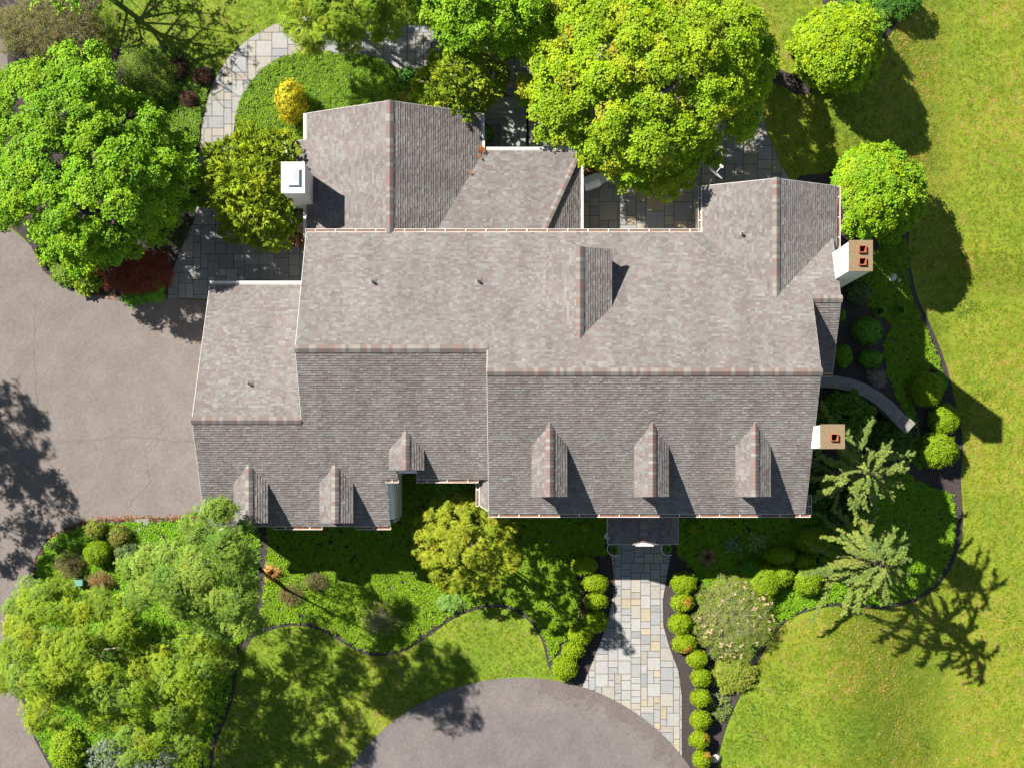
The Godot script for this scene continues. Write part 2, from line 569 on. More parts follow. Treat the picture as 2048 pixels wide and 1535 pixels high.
func pave(node: Node3D, poly: PackedVector2Array, unit: float, tones: Array, lift: float, sd: int) -> void:
	# random rectangular flags: whole multiples of a unit, cut by the outline, each a slab of its own
	var r := RandomNumberGenerator.new()
	r.seed = sd
	var b := bounds(poly)
	var nx := int(b.size.x / unit) + 2
	var nz := int(b.size.y / unit) + 2
	var taken := PackedByteArray()
	taken.resize(nx * nz)
	sheet(node, "mortar_bed", poly, lift, M.mortar, 0.5)
	for iz in nz:
		for ix in nx:
			if taken[iz * nx + ix]:
				continue
			var run := 0
			while run < 9 and ix + run < nx and not taken[iz * nx + ix + run]:
				run += 1
			var w := mini([2, 3, 3, 4, 4][r.randi() % 5], run)
			if run - w == 1:
				w = run if run <= 4 else w - 1
				w = maxi(w, 2) if run >= 2 else 1
			var h: int = [2, 2, 3, 4][r.randi() % 4] if w > 2 else [2, 3, 4][r.randi() % 3]
			if w == 4 and r.randf() < 0.5:
				h = 4
			for a in h:
				for c in w:
					if iz + a < nz and ix + c < nx:
						taken[(iz + a) * nx + ix + c] = 1
			var lo := b.position + Vector2(ix, iz) * unit
			var hi := lo + Vector2(w, h) * unit
			var rect := PackedVector2Array([lo, Vector2(hi.x, lo.y), hi, Vector2(lo.x, hi.y)])
			for piece in Geometry2D.intersect_polygons(poly, rect):
				for cut in Geometry2D.offset_polygon(piece, -0.013):
					var bb := bounds(cut)
					if minf(bb.size.x, bb.size.y) < 0.06:
						continue
					var mid := bb.get_center()
					var y := th(mid.x, mid.y) + lift
					var col: Color = tones[r.randi() % tones.size()]
					var g := r.randf_range(0.9, 1.1)
					var s := Shape.new()
					var low := PackedVector2Array()
					for p in cut:
						low.append(p - mid)
					s.prism(low, -0.03, 0.022 + r.randf_range(0.0, 0.008), Color(col.r * g, col.g * g, col.b * g))
					var off := Vector2(r.randf() * 9.0, r.randf() * 9.0)
					for k in s.uv.size():
						s.uv[k] += off
					part(node, "flagstone", s.mesh(), M.stone, Vector3(mid.x, y, mid.y))

func build_paving() -> void:
	var blue := Color(0.195, 0.203, 0.210)
	var pale := Color(0.228, 0.232, 0.230)
	var tan := Color(0.265, 0.236, 0.170)
	var warm := Color(0.235, 0.224, 0.200)
	var dark := Color(0.150, 0.157, 0.162)
	pave(structure("walkway"), Z.walk, 0.155, [blue, pale, pale, pale, warm, tan, pale, blue, pale, warm], 0.026, 5)
	pave(structure("patio"), Z.patio_west, 0.175, [dark, blue, dark, blue, warm, dark], 0.034, 6)
	pave(structure("garden_path"), Z.path, 0.19, [blue, pale, warm, blue, warm], 0.026, 8)
	pave(structure("patio"), Z.patio_north, 0.22, [warm * 0.8, blue * 0.85, tan * 0.75, warm * 0.9, dark], 0.026, 9)
	# steps down to the door beside the north wing: nested treads of dressed stone
	var st := thing("garden_steps", "nested dark stone steps down to the door beside the north wing", "steps")
	var xs := [1053.0, 1040.0, 1026.5, 1013.4, 1000.0, 986.7]
	var zs := [193.0, 214.0, 226.0, 237.0, 248.0, 259.0]
	for k in 5:
		var y := 0.66 - 0.17 * (k + 1)
		var a := pt(xs[k], zs[k], y)
		var inner := pt(xs[k + 1], zs[k + 1], y)
		var s := Shape.new()
		var lowz := -14.0
		s.box(Vector3(inner.x, -0.7, a.z), Vector3(a.x, y, lowz))
		s.box(Vector3(-2.6, -0.7, a.z), Vector3(inner.x - 0.001, y - 0.001, inner.z))
		for i in s.c.size():
			s.c[i] = Color(0.20, 0.22, 0.205)
		part(st, "tread", s.mesh(), M.stone)
	var bottom := pt(xs[5], zs[5], -0.35)
	var fl := Shape.new()
	fl.box(Vector3(-2.6, -0.7, bottom.z - 0.2), Vector3(bottom.x + 0.2, -0.36, -14.0), Color(0.20, 0.22, 0.205))
	part(st, "landing", fl.mesh(), M.stone)
	# stepping slabs through the west bed
	var slabs := [[270, 1038, 298, 1036, 302, 1062, 272, 1063], [284, 1072, 306, 1066, 306, 1092, 278, 1090], [398, 1236, 418, 1232, 440, 1258, 420, 1262], [424, 1262, 446, 1258, 462, 1270, 442, 1282], [446, 1280, 474, 1272, 462, 1292, 458, 1290]]
	var sp := structure("stepping_path")
	for q in slabs:
		var poly := plan(q)
		var s := Shape.new()
		s.prism(poly, -0.05, 0.075, Color(1.15, 1.1, 1.05))
		part(sp, "slab", s.mesh(), M.concrete)

# ------------------------------------------------------------------ house

var house: Node3D
var cap_count := 0

func plane_y(pl: Array, x: float, z: float) -> float:
	return pl[0] + pl[1] * x + pl[2] * z

func shingle_tone(r: RandomNumberGenerator) -> Color:
	var t := r.randf()
	var c: Color
	if t < 0.42:
		c = Color(0.144, 0.140, 0.137)
	elif t < 0.76:
		c = Color(0.134, 0.117, 0.117)
	elif t < 0.90:
		c = Color(0.118, 0.107, 0.106)
	else:
		c = Color(0.164, 0.162, 0.160)
	var g := r.randf_range(0.94, 1.06)
	return Color(c.r * g, c.g * g, c.b * g)

func roof(parent: Node, poly: PackedVector2Array, pl: Array, sd: int, called := "roof_slope", course := 0.1, edge: Material = null) -> void:
	# a sloping deck with white painted edges, laid with courses of separate shingle tabs; pl = [y at origin, dy/dx, dy/dz]
	if Geometry2D.is_polygon_clockwise(poly):
		poly.reverse()
	var deck := Shape.new()
	var grown: Array = Geometry2D.offset_polygon(poly, 0.014)
	var outer: PackedVector2Array = grown[0]
	var t := Geometry2D.triangulate_polygon(outer)
	for i in range(0, t.size(), 3):
		var p := [outer[t[i]], outer[t[i + 1]], outer[t[i + 2]]]
		if (p[1] - p[0]).cross(p[2] - p[0]) > 0:
			p.reverse()
		var q := []
		for k in 3:
			q.append(Vector3(p[k].x, plane_y(pl, p[k].x, p[k].y), p[k].y))
		deck.tri(q[0], q[1], q[2])
		var dn := Vector3(0, -0.17, 0)
		deck.tri(q[0] + dn, q[2] + dn, q[1] + dn)
	for i in outer.size():
		var a := outer[(i + 1) % outer.size()]
		var b := outer[i]
		var ya := plane_y(pl, a.x, a.y)
		var yb := plane_y(pl, b.x, b.y)
		deck.quad(Vector3(a.x, ya - 0.17, a.y), Vector3(b.x, yb - 0.17, b.y), Vector3(b.x, yb, b.y), Vector3(a.x, ya, a.y))
	var o := part(parent, called, deck.mesh(), edge if edge else M.white)

	var r := RandomNumberGenerator.new()
	r.seed = sd
	var up := Vector2(pl[1], pl[2]).normalized()      # uphill in plan
	var side := Vector2(-up.y, up.x)
	var t0 := 1e9
	var t1 := -1e9
	var s0 := 1e9
	var s1 := -1e9
	for p in poly:
		t0 = minf(t0, p.dot(up))
		t1 = maxf(t1, p.dot(up))
		s0 = minf(s0, p.dot(side))
		s1 = maxf(s1, p.dot(side))
	var convex := poly.size() <= 4
	var sh := Shape.new()
	var rows := int(ceil((t1 - t0) / course))
	var streak := FastNoiseLite.new()
	streak.seed = sd
	streak.frequency = 0.55
	for row in rows:
		var ta := t0 + row * course
		var tb := minf(ta + course * 1.04, t1)
		var s := s0 - r.randf() * 0.2
		var last := shingle_tone(r)
		while s < s1:
			var w: float = [0.10, 0.12, 0.15, 0.18, 0.22][r.randi() % 5]
			var col := last
			if r.randf() < 0.93:
				col = shingle_tone(r)
			last = col
			var thick := 0.018 if r.randf() < 0.45 else 0.030
			var g := 1.0 + 0.20 * streak.get_noise_2d(s * 1.3, ta * 0.28)
			col = Color(col.r * g, col.g * g, col.b * g)
			var quad := PackedVector2Array([side * s + up * ta, side * (s + w - 0.004) + up * ta, side * (s + w - 0.004) + up * tb, side * s + up * tb])
			s += w
			var full := true
			for p in quad:
				if not inside(p, poly):
					full = false
					break
			var pieces: Array = [quad] if full else Geometry2D.intersect_polygons(poly, quad)
			for piece in pieces:
				if Geometry2D.is_polygon_clockwise(piece):
					piece.reverse()
				var m: int = piece.size()
				var q := []
				for p in piece:
					var lift: float = thick * clampf((tb - p.dot(up)) / course, 0.0, 1.0) + 0.004
					q.append(Vector3(p.x, plane_y(pl, p.x, p.y) + lift, p.y))
				for k in range(1, m - 1):
					sh.tri(q[0], q[k + 1], q[k], col)
				for k in m:
					var p0: Vector2 = piece[k]
					var p1: Vector2 = piece[(k + 1) % m]
					if absf(p0.dot(up) - ta) < 1e-4 and absf(p1.dot(up) - ta) < 1e-4:
						var d0 := Vector3(p0.x, plane_y(pl, p0.x, p0.y) + 0.001, p0.y)
						var d1 := Vector3(p1.x, plane_y(pl, p1.x, p1.y) + 0.001, p1.y)
						sh.quad(d0, q[k], q[(k + 1) % m], d1, col)
	var mi := part(o, "shingles", sh.mesh(), M.shingle)
	mi.set_meta("kind", "stuff")

func cap_mesh(w: float, len_: float, slope_a: float, slope_b: float, col: Color) -> ArrayMesh:
	# one thick ridge shingle bent over the ridge, axis along x
	var s := Shape.new()
	var h := 0.05
	var prof := [Vector2(-w, -w * slope_a + 0.036), Vector2(-w * 0.4, -w * slope_a * 0.4 + h), Vector2(0, h * 1.05), Vector2(w * 0.4, -w * slope_b * 0.4 + h), Vector2(w, -w * slope_b + 0.036)]
	for i in 4:
		var a: Vector2 = prof[i]
		var b: Vector2 = prof[i + 1]
		s.quad(Vector3(0, a.y + 0.012, a.x), Vector3(0, b.y + 0.012, b.x), Vector3(len_, b.y, b.x), Vector3(len_, a.y, a.x), col)
		s.quad(Vector3(0, a.y - 0.04, a.x), Vector3(0, b.y - 0.04, b.x), Vector3(0, b.y + 0.012, b.x), Vector3(0, a.y + 0.012, a.x), col)
	for e in [0, 4]:
		var p: Vector2 = prof[e]
		s.quad(Vector3(0, p.y - 0.05, p.x), Vector3(len_, p.y - 0.05, p.x), Vector3(len_, p.y, p.x), Vector3(0, p.y + 0.012, p.x), col)
	return s.mesh()

var cap_meshes := {}

func ridge(parent: Node, a: Vector3, b: Vector3, slope_a: float, slope_b: float, single: bool, w := 0.165) -> void:
	# ridge shingles from a to b; slope_a falls towards the left of the walk a-b seen from above
	var d := b - a
	var n := int(d.length() / 0.15)
	var step := d.length() / n
	var dir := d.normalized()
	var basis := Basis(dir, Vector3.UP, dir.cross(Vector3.UP).normalized())
	var joined := Shape.new()
	for i in n:
		var k := rng.randi() % 7
		var key := "%d_%.2f_%.2f_%.2f_%.3f" % [k, slope_a, slope_b, w, step]
		if not cap_meshes.has(key):
			var r := RandomNumberGenerator.new()
			r.seed = 100 + k
			var c: Color = [Color(0.17, 0.16, 0.153), Color(0.139, 0.105, 0.101), Color(0.15, 0.109, 0.0986), Color(0.122, 0.112, 0.109), Color(0.16, 0.136, 0.126), Color(0.133, 0.116, 0.112), Color(0.184, 0.173, 0.163)][k]
			cap_meshes[key] = cap_mesh(w, step * 1.12, slope_a, slope_b, c)
		var at := a + d * (float(i) / n)
		if single:
			var o := part(parent, "ridge_shingle", cap_meshes[key], M.shingle)
			o.transform = Transform3D(basis, at)
		else:
			var src: Array = cap_meshes[key].surface_get_arrays(0)
			var base := joined.v.size()
			for j in src[Mesh.ARRAY_VERTEX].size():
				joined.v.append(basis * src[Mesh.ARRAY_VERTEX][j] + at)
				joined.n.append(basis * src[Mesh.ARRAY_NORMAL][j])
				joined.c.append(src[Mesh.ARRAY_COLOR][j])
				joined.uv.append(Vector2.ZERO)
			for j in src[Mesh.ARRAY_INDEX]:
				joined.idx.append(base + j)
	if not single:
		var o := part(parent, "ridge_shingles", joined.mesh(), M.shingle)
		o.set_meta("kind", "stuff")

func gutter(a: Vector3, b: Vector3, out: Vector3, lid := false, litter := 0.0) -> void:
	# half-round trough hung outside the eave line a-b
	var s := Shape.new()
	var rad := 0.056
	var prof := []
	for k in 9:
		var t := PI * k / 8.0
		prof.append(out * (rad - rad * cos(t)) + Vector3(0, -rad * sin(t), 0))
	var debris := Shape.new()
	for k in 8:
		s.quad(a + prof[k], b + prof[k], b + prof[k + 1], a + prof[k + 1])
		s.quad(a + prof[k + 1] * 1.0 + Vector3(0, -0.004, 0), b + prof[k + 1] + Vector3(0, -0.004, 0), b + prof[k] + Vector3(0, -0.004, 0), a + prof[k] + Vector3(0, -0.004, 0))
	# rotting leaves and shingle grit lying in the trough, in uneven heaps
	var bits := int(a.distance_to(b) / 0.12) + 1
	for k in bits:
		var q0 := a.lerp(b, float(k) / bits)
		var q1 := a.lerp(b, float(k + 1) / bits)
		var y0 := Vector3(0, -0.034 + 0.02 * patch.get_noise_2d(q0.x * 9.0, q0.z * 9.0), 0)
		var y1 := Vector3(0, -0.034 + 0.02 * patch.get_noise_2d(q1.x * 9.0, q1.z * 9.0), 0)
		debris.quad(q0 + out * 0.012 + y0, q1 + out * 0.012 + y1, q1 + out * (2.0 * rad - 0.012) + y1, q0 + out * (2.0 * rad - 0.012) + y0)
	s.bar(a + out * (2.0 * rad), b + out * (2.0 * rad), 0.024, 0.026)
	s.bar(a + Vector3(0, -0.01, 0), a + out * 2.0 * rad + Vector3(0, -0.01, 0), 0.02, 0.05)
	s.bar(b + Vector3(0, -0.01, 0), b + out * 2.0 * rad + Vector3(0, -0.01, 0), 0.02, 0.05)
	if lid:
		s.quad(a + Vector3(0, 0.012, 0), a + out * 2.0 * rad + Vector3(0, 0.012, 0), b + out * 2.0 * rad + Vector3(0, 0.012, 0), b + Vector3(0, 0.012, 0))
	var g := part(house, "gutter", s.mesh(), M.gutter)
	if not lid:
		part(g, "leaf_debris", debris.mesh(), M.gutter_debris)
	var d := b - a
	if lid:
		return
	var n := maxi(1, int(d.length() / 0.86))
	for i in n:
		var p := a + d * ((i + 0.5) / n)
		var h := Shape.new()
		h.bar(p + Vector3(0, 0.006, 0) - out * 0.04, p + out * 2.0 * rad + Vector3(0, 0.006, 0), 0.035, 0.012)
		part(g, "hanger", h.mesh(), M.white)
	if litter > 0.0:
		# fallen leaves lying in the trough
		var f := Shape.new()
		for i in int(d.length() * 26.0 * litter):
			var p := a + d * rng.randf() + out * rr(0.02, 0.11) + Vector3(0, -0.03 + rr(-0.012, 0.012), 0)
			var e := Vector3(rr(-1, 1), rr(-0.3, 0.3), rr(-1, 1)).normalized() * 0.035
			var e2 := e.cross(Vector3(rr(-0.3, 0.3), 1, rr(-0.3, 0.3))).normalized() * 0.022
			f.quad(p - e - e2, p - e + e2, p + e + e2, p + e - e2, Color(0.30, 0.10, 0.03) * rr(0.5, 1.2))
		var fl := part(g, "leaf_litter", f.mesh(), M.leaf)
		fl.set_meta("kind", "stuff")

func window(parent: Node, at: Vector3, right: Vector3, w: float, h: float) -> void:
	var out := right.cross(Vector3.UP).normalized()
	var f := Shape.new()
	for e in [[-w / 2, 0.0, 0.06, h], [w / 2, 0.0, 0.06, h], [0.0, h / 2, w, 0.06], [0.0, -h / 2, w + 0.1, 0.08], [0.0, 0.0, w, 0.04], [0.0, 0.0, 0.03, h]]:
		f.cell(Transform3D(Basis(right, Vector3.UP, out), at + right * e[0] + Vector3.UP * e[1] + out * 0.03), Vector3(e[2] / 2, e[3] / 2, 0.03))
	part(parent, "window_frame", f.mesh(), M.white)
	var g := Shape.new()
	g.cell(Transform3D(Basis(right, Vector3.UP, out), at + out * 0.01), Vector3(w / 2, h / 2, 0.008))
	part(parent, "window_pane", g.mesh(), M.glass)

func block(called: String, section: Array, from: Vector3, along: Vector3, length: float, mat: Material) -> void:
	# walls: a section polygon (offset across, height) pulled along a direction
	var across := Vector3(absf(along.z), 0, absf(along.x))
	var s := Shape.new()
	var poly := PackedVector2Array()
	for p in section:
		poly.append(Vector2(p[0], p[1]))
	var t := Geometry2D.triangulate_polygon(poly)
	for i in range(0, t.size(), 3):
		var q := []
		for k in 3:
			q.append(from + across * poly[t[i + k]].x + Vector3(0, poly[t[i + k]].y, 0))
		s.tri(q[0], q[1], q[2])
		s.tri(q[0] + along * length, q[2] + along * length, q[1] + along * length)
	for i in poly.size():
		var a := from + across * poly[i].x + Vector3(0, poly[i].y, 0)
		var b := from + across * poly[(i + 1) % poly.size()].x + Vector3(0, poly[(i + 1) % poly.size()].y, 0)
		s.quad(a, b, b + along * length, a + along * length)
	part(house, called, s.mesh(), mat)

func dormer(x0: float, x1: float, zf: float, zb: float, ridge_y: float, eave_y: float, base_y: float, sd: int, north := false) -> void:
	# gabled dormer; zf is its front, zb where the ridge dies into the roof
	var d := Node3D.new()
	d.name = "dormer"
	house.add_child(d, true)
	var xm := (x0 + x1) / 2.0
	var k := (ridge_y - eave_y) / (xm - x0)
	var zl := minf(zf, zb)
	var zh := maxf(zf, zb)
	roof(d, PackedVector2Array([Vector2(x0, zl), Vector2(xm, zl), Vector2(xm, zh), Vector2(x0, zh)]), [ridge_y - k * xm, k, 0.0], sd, "roof_slope", 0.105, M.shingle_edge)
	roof(d, PackedVector2Array([Vector2(xm, zl), Vector2(x1, zl), Vector2(x1, zh), Vector2(xm, zh)]), [ridge_y + k * xm, -k, 0.0], sd + 1, "roof_slope", 0.105, M.shingle_edge)
	if north:
		ridge(d, Vector3(xm, ridge_y + 0.012, zf), Vector3(xm, ridge_y + 0.012, zb), k, k, false)
	else:
		ridge(d, Vector3(xm, ridge_y + 0.012, zf), Vector3(xm, ridge_y + 0.012, zb), k, k, false)
	var ins := 0.13
	var front := zf + (0.16 if north else -0.16)
	var s := Shape.new()
	var pent := PackedVector2Array([Vector2(x0 + ins, base_y), Vector2(x1 - ins, base_y), Vector2(x1 - ins, eave_y + k * ins - 0.16), Vector2(xm, ridge_y - 0.16), Vector2(x0 + ins, eave_y + k * ins - 0.16)])
	var t := Geometry2D.triangulate_polygon(pent)
	for i in range(0, t.size(), 3):
		s.tri(Vector3(pent[t[i]].x, pent[t[i]].y, front), Vector3(pent[t[i + 1]].x, pent[t[i + 1]].y, front), Vector3(pent[t[i + 2]].x, pent[t[i + 2]].y, front))
	for i in 5:
		var a := pent[i]
		var b := pent[(i + 1) % 5]
		s.quad(Vector3(a.x, a.y, front), Vector3(b.x, b.y, front), Vector3(b.x, b.y, zb), Vector3(a.x, a.y, zb))
	part(d, "wall", s.mesh(), M.stucco)
	var hgt := eave_y - base_y
	window(d, Vector3(xm, base_y + hgt * 0.5 + 0.05, front), Vector3.LEFT if north else Vector3.RIGHT, (x1 - x0) * 0.5, hgt * 0.72)

func rect(x0: float, z0: float, x1: float, z1: float) -> PackedVector2Array:
	return PackedVector2Array([Vector2(x0, z0), Vector2(x1, z0), Vector2(x1, z1), Vector2(x0, z1)])

const FLUE := 0.15

func bored(lo: Vector3, hi: Vector3, pots: Array) -> ArrayMesh:
	# masonry with a square bore under each flue: one column of masonry for every grid field that is no bore
	var s := Shape.new()
	var xs := [lo.x, hi.x]
	var zs := [lo.z, hi.z]
	for p in pots:
		for e in [-FLUE, FLUE]:
			if not xs.has(p.x + e):
				xs.append(p.x + e)
			zs.append(p.z + e)
	xs.sort()
	zs.sort()
	for i in xs.size() - 1:
		for k in zs.size() - 1:
			var m := Vector2((xs[i] + xs[i + 1]) / 2.0, (zs[k] + zs[k + 1]) / 2.0)
			var bore := false
			for p in pots:
				bore = bore or (absf(m.x - p.x) < FLUE and absf(m.y - p.z) < FLUE)
			var y0 := hi.y - 1.6 if bore else lo.y
			if bore:
				if lo.y < hi.y - 1.6:
					s.box(Vector3(xs[i], lo.y, zs[k]), Vector3(xs[i + 1], hi.y - 1.5, zs[k + 1]))
				continue
			s.box(Vector3(xs[i], y0, zs[k]), Vector3(xs[i + 1], hi.y, zs[k + 1]))
	return s.mesh()

func chimney(lo: Vector3, hi: Vector3, body: Material, crown: Material, pots: Array, slab := 0.10) -> Node3D:
	var c := Node3D.new()
	c.name = "chimney"
	house.add_child(c, true)
	var inset := 0.035
	part(c, "stack", bored(Vector3(lo.x + inset, lo.y, lo.z + inset), Vector3(hi.x - inset, hi.y - slab, hi.z - inset), pots), body)
	part(c, "crown", bored(Vector3(lo.x, hi.y - slab, lo.z), hi, pots), crown)
	for p in pots:
		var f := Shape.new()
		var h := 0.15
		var wo := FLUE
		var wi := FLUE - 0.028
		for e in [[-1, 0], [1, 0], [0, -1], [0, 1]]:
			var off := Vector3(e[0], 0, e[1]) * (wo + wi) / 2.0
			var half := Vector3((wo - wi) / 2.0 if e[0] else wi - 0.0005, h / 2.0 + 0.7, (wo - wi) / 2.0 if e[1] else wo - 0.001)
			f.cell(Transform3D(Basis(), p + off + Vector3(0, h / 2.0 - 0.7, 0)), half)
		var flue := part(c, "flue", f.mesh(), M.terracotta)
		var b := Shape.new()
		b.box(p + Vector3(-wi, -1.38, -wi), p + Vector3(wi, -1.3, wi))
		part(flue, "flue_floor", b.mesh(), M.terracotta)
	return c

func build_house() -> void:
	house = thing("house", "long white house with mottled grey and mauve shingle roofs, dormers and three chimneys", "house")
	var p := PITCH
	# ---- main range: ridge at z -3.864, height 9.074
	var y0 := 9.074 - p * 3.864
	roof(house, PackedVector2Array([Vector2(-1.47, -3.864), Vector2(12.36, -3.864), Vector2(12.36, 2.12), Vector2(-1.47, 2.12)]), [y0, 0.0, -p], 11)
	var yn := 9.074 + p * 3.864
	roof(house, PackedVector2Array([Vector2(-9.49, -10.21), Vector2(13.58, -10.21), Vector2(13.58, -7.094), Vector2(12.36, -7.094), Vector2(12.36, -3.864), Vector2(-1.47, -3.864), Vector2(-1.47, -4.861), Vector2(-9.49, -4.861)]), [yn, 0.0, p], 12)
	ridge(house, Vector3(-1.47, 9.085, -3.864), Vector3(12.40, 9.085, -3.864), p, p, true)
	block("wall", [[-9.9, -1.0], [1.78, -1.0], [1.78, y0 - p * 1.78 - 0.18], [-3.864, 8.88], [-9.9, yn - p * 9.9 - 0.18]], Vector3(-1.2, 0, 0), Vector3.RIGHT, 13.3, M.stucco)
	# ---- middle and garage range: one long south slope
	var ym := 8.5 - p * 4.861
	roof(house, PackedVector2Array([Vector2(-14.19, -1.93), Vector2(-9.49, -1.93), Vector2(-9.49, -4.861), Vector2(-1.52, -4.861), Vector2(-1.52, 0.615), Vector2(-4.62, 0.615), Vector2(-4.62, 0.2), Vector2(-5.48, 0.2), Vector2(-5.48, 0.615), Vector2(-5.93, 0.615), Vector2(-5.93, 2.729), Vector2(-14.19, 2.729)]), [ym, 0.0, -p], 13)
	ridge(house, Vector3(-9.52, 8.51, -4.861), Vector3(-1.47, 8.51, -4.861), p, p, true)
	block("wall", [[-9.9, -1.0], [0.35, -1.0], [0.35, ym - p * 0.35 - 0.18], [-4.861, 8.30], [-9.9, yn - p * 9.9 - 0.18]], Vector3(-9.3, 0, 0), Vector3.RIGHT, 8.0, M.stucco)
	var yg := ym + p * 1.93
	roof(house, rect(-14.19, -8.19, -9.40, -1.93), [yg + p * 1.93, 0.0, p], 14)
	ridge(house, Vector3(-14.22, yg + 0.012, -1.93), Vector3(-9.50, yg + 0.012, -1.93), p, p, true)
	block("wall", [[-7.9, -1.0], [2.42, -1.0], [2.42, ym - p * 2.42 - 0.18], [-1.93, yg - 0.18], [-7.9, yg - p * 5.97 - 0.18]], Vector3(-14.0, 0, 0), Vector3.RIGHT, 8.27, M.stucco)
	# ---- small wing at the east end, its north slope shared with the main range
	var yw := 7.22 - p * 7.094
	roof(house, rect(12.30, -7.094, 13.60, -4.03), [yw, 0.0, -p], 15)
	ridge(house, Vector3(12.36, 7.232, -7.094), Vector3(13.63, 7.232, -7.094), p, p, true)
	block("wall", [[-9.9, -3.0], [-4.3, -3.0], [-4.3, yw + p * 4.3 - 0.18], [-7.094, 7.02], [-9.9, yn - p * 9.9 - 0.18]], Vector3(12.0, 0, 0), Vector3.RIGHT, 1.42, M.stucco)
	# ---- north-east wing
	var xe := 10.83
	var ye := 7.16
	roof(house, rect(7.87, -12.23, xe, -6.6), [ye - p * xe, p, 0.0], 16)
	roof(house, rect(xe, -12.23, 13.79, -6.6), [ye + p * xe, -p, 0.0], 17)
	ridge(house, Vector3(xe, ye + 0.012, -12.27), Vector3(xe, ye + 0.012, -7.0), p, p, true)
	block("wall", [[8.15, -2.0], [13.5, -2.0], [13.5, ye - p * 2.67 - 0.18], [xe, ye - 0.18], [8.15, ye - p * 2.68 - 0.18]], Vector3(0, 0, -12.0), Vector3.BACK, 5.0, M.stucco)
	# ---- north-west wing
	var xl := -5.82
	var yl := 5.45
	roof(house, PackedVector2Array([Vector2(xl, -15.975), Vector2(-9.80, -15.975), Vector2(-9.80, -14.78), Vector2(-10.75, -14.78), Vector2(-10.75, -11.95), Vector2(-9.80, -11.95), Vector2(-9.80, -10.1), Vector2(xl, -10.1)]), [yl - p * xl, p, 0.0], 18)
	roof(house, rect(xl, -15.975, -1.88, -10.1), [yl + p * xl, -p, 0.0], 19)
	ridge(house, Vector3(xl, yl + 0.012, -16.0), Vector3(xl, yl + 0.012, -10.2), p, p, true)
	block("wall", [[-9.5, -1.0], [-2.2, -1.0], [-2.2, yl - p * 3.62 - 0.18], [xl, yl - 0.18], [-9.5, yl - p * 3.68 - 0.18]], Vector3(0, 0, -15.75), Vector3.BACK, 6.0, M.stucco)
	# ---- low connecting roof with a hip
	var yc := 3.1
	var kc := 0.315
	roof(house, PackedVector2Array([Vector2(-4.6, -14.3), Vector2(2.61, -14.3), Vector2(0.74, -10.0), Vector2(-4.6, -10.0)]), [yc + kc * 14.3, 0.0, kc], 20)
	var kh := kc * 4.3 / 1.87
	roof(house, PackedVector2Array([Vector2(2.61, -14.3), Vector2(2.61, -10.0), Vector2(0.74, -10.0)]), [yc + kh * 2.61, -kh, 0.0], 21)
	ridge(house, Vector3(2.6, yc + 0.02, -14.28), Vector3(0.78, yc + kc * 4.2 + 0.02, -10.1), 0.10, 0.30, false, 0.13)
	block("wall", [[-14.05, -1.0], [-9.8, -1.0], [-9.8, 2.95], [-14.05, 2.95]], Vector3(-3.0, 0, 0), Vector3.RIGHT, 5.4, M.stucco)
	# ---- pent return on the west side of the main range
	roof(house, PackedVector2Array([Vector2(-1.90, 0.45), Vector2(-1.47, 0.0), Vector2(-1.47, 1.95), Vector2(-1.55, 2.0), Vector2(-1.90, 1.75)]), [5.32 + 0.8 * 1.47, 0.8, 0.0], 22)
	var back := Shape.new()
	back.box(Vector3(-1.85, 4.2, 0.4), Vector3(-1.21, 4.9, 1.75))
	part(house, "wall", back.mesh(), M.stucco)
	# return of the eave at the south-east corner
	roof(house, PackedVector2Array([Vector2(12.36, 1.35), Vector2(12.58, 1.35), Vector2(12.58, 2.1), Vector2(12.36, 2.1)]), [5.35 + 0.6 * 12.36, -0.6, 0.0], 23)
	# ---- dormers
	for d in [[0.404, 1.90], [4.76, 6.22], [9.07, 10.56]]:
		dormer(d[0], d[1], 1.328, -1.9, 7.861, 7.345, 5.9, 31 + int(d[0] * 7))
	dormer(-5.787, -4.273, 0.209, -1.62, 6.55, 6.096, 5.3, 61)
	for d in [[-12.70, -11.20], [-8.92, -7.45]]:
		dormer(d[0], d[1], 2.53, -0.15, 5.71, 5.27, 3.6, 71 + int(-d[0] * 3))
	dormer(1.02, 3.80, -9.158, -5.2, 8.224, 7.43, 5.8, 91, true)
	# ---- porch
	var yp := 3.55
	var kp := 0.34
	roof(house, rect(3.87, 1.6, 5.48, 3.58), [yp - kp * 5.48, kp, 0.0], 24, "porch_roof", 0.13)
	roof(house, rect(5.48, 1.6, 7.09, 3.58), [yp + kp * 5.48, -kp, 0.0], 25, "porch_roof", 0.13)
	ridge(house, Vector3(5.48, yp + 0.012, 3.5), Vector3(5.48, yp + 0.012, 1.7), kp, kp, false)
	var ped := Shape.new()
	ped.prism(PackedVector2Array([Vector2(5.12, 3.605), Vector2(5.30, 3.54), Vector2(5.50, 3.48), Vector2(5.70, 3.54), Vector2(5.92, 3.605), Vector2(5.92, 3.64), Vector2(5.12, 3.64)]), yp - 0.42, yp + 0.03)
	part(house, "pediment", ped.mesh(), M.white)
	for x in [4.05, 6.92]:
		var col := Shape.new()
		col.tube([Vector3(x, 0, 3.35), Vector3(x, 0.15, 3.35), Vector3(x, 0.16, 3.35), Vector3(x, 2.6, 3.35), Vector3(x, 2.61, 3.35), Vector3(x, 2.8, 3.35)], [0.17, 0.17, 0.12, 0.10, 0.15, 0.15], 14)
		part(house, "porch_column", col.mesh(), M.white)
	# ---- bay on the west side of the north wing
	var bay := Shape.new()
	var bp := pixels([590, 416, 612, 416, 612, 468, 603, 466, 594, 458], 2.2)
	bay.prism(bp, -0.5, 2.2)
	part(house, "bay", bay.mesh(), M.beige)
	# ---- gutters
	var e := 0.03
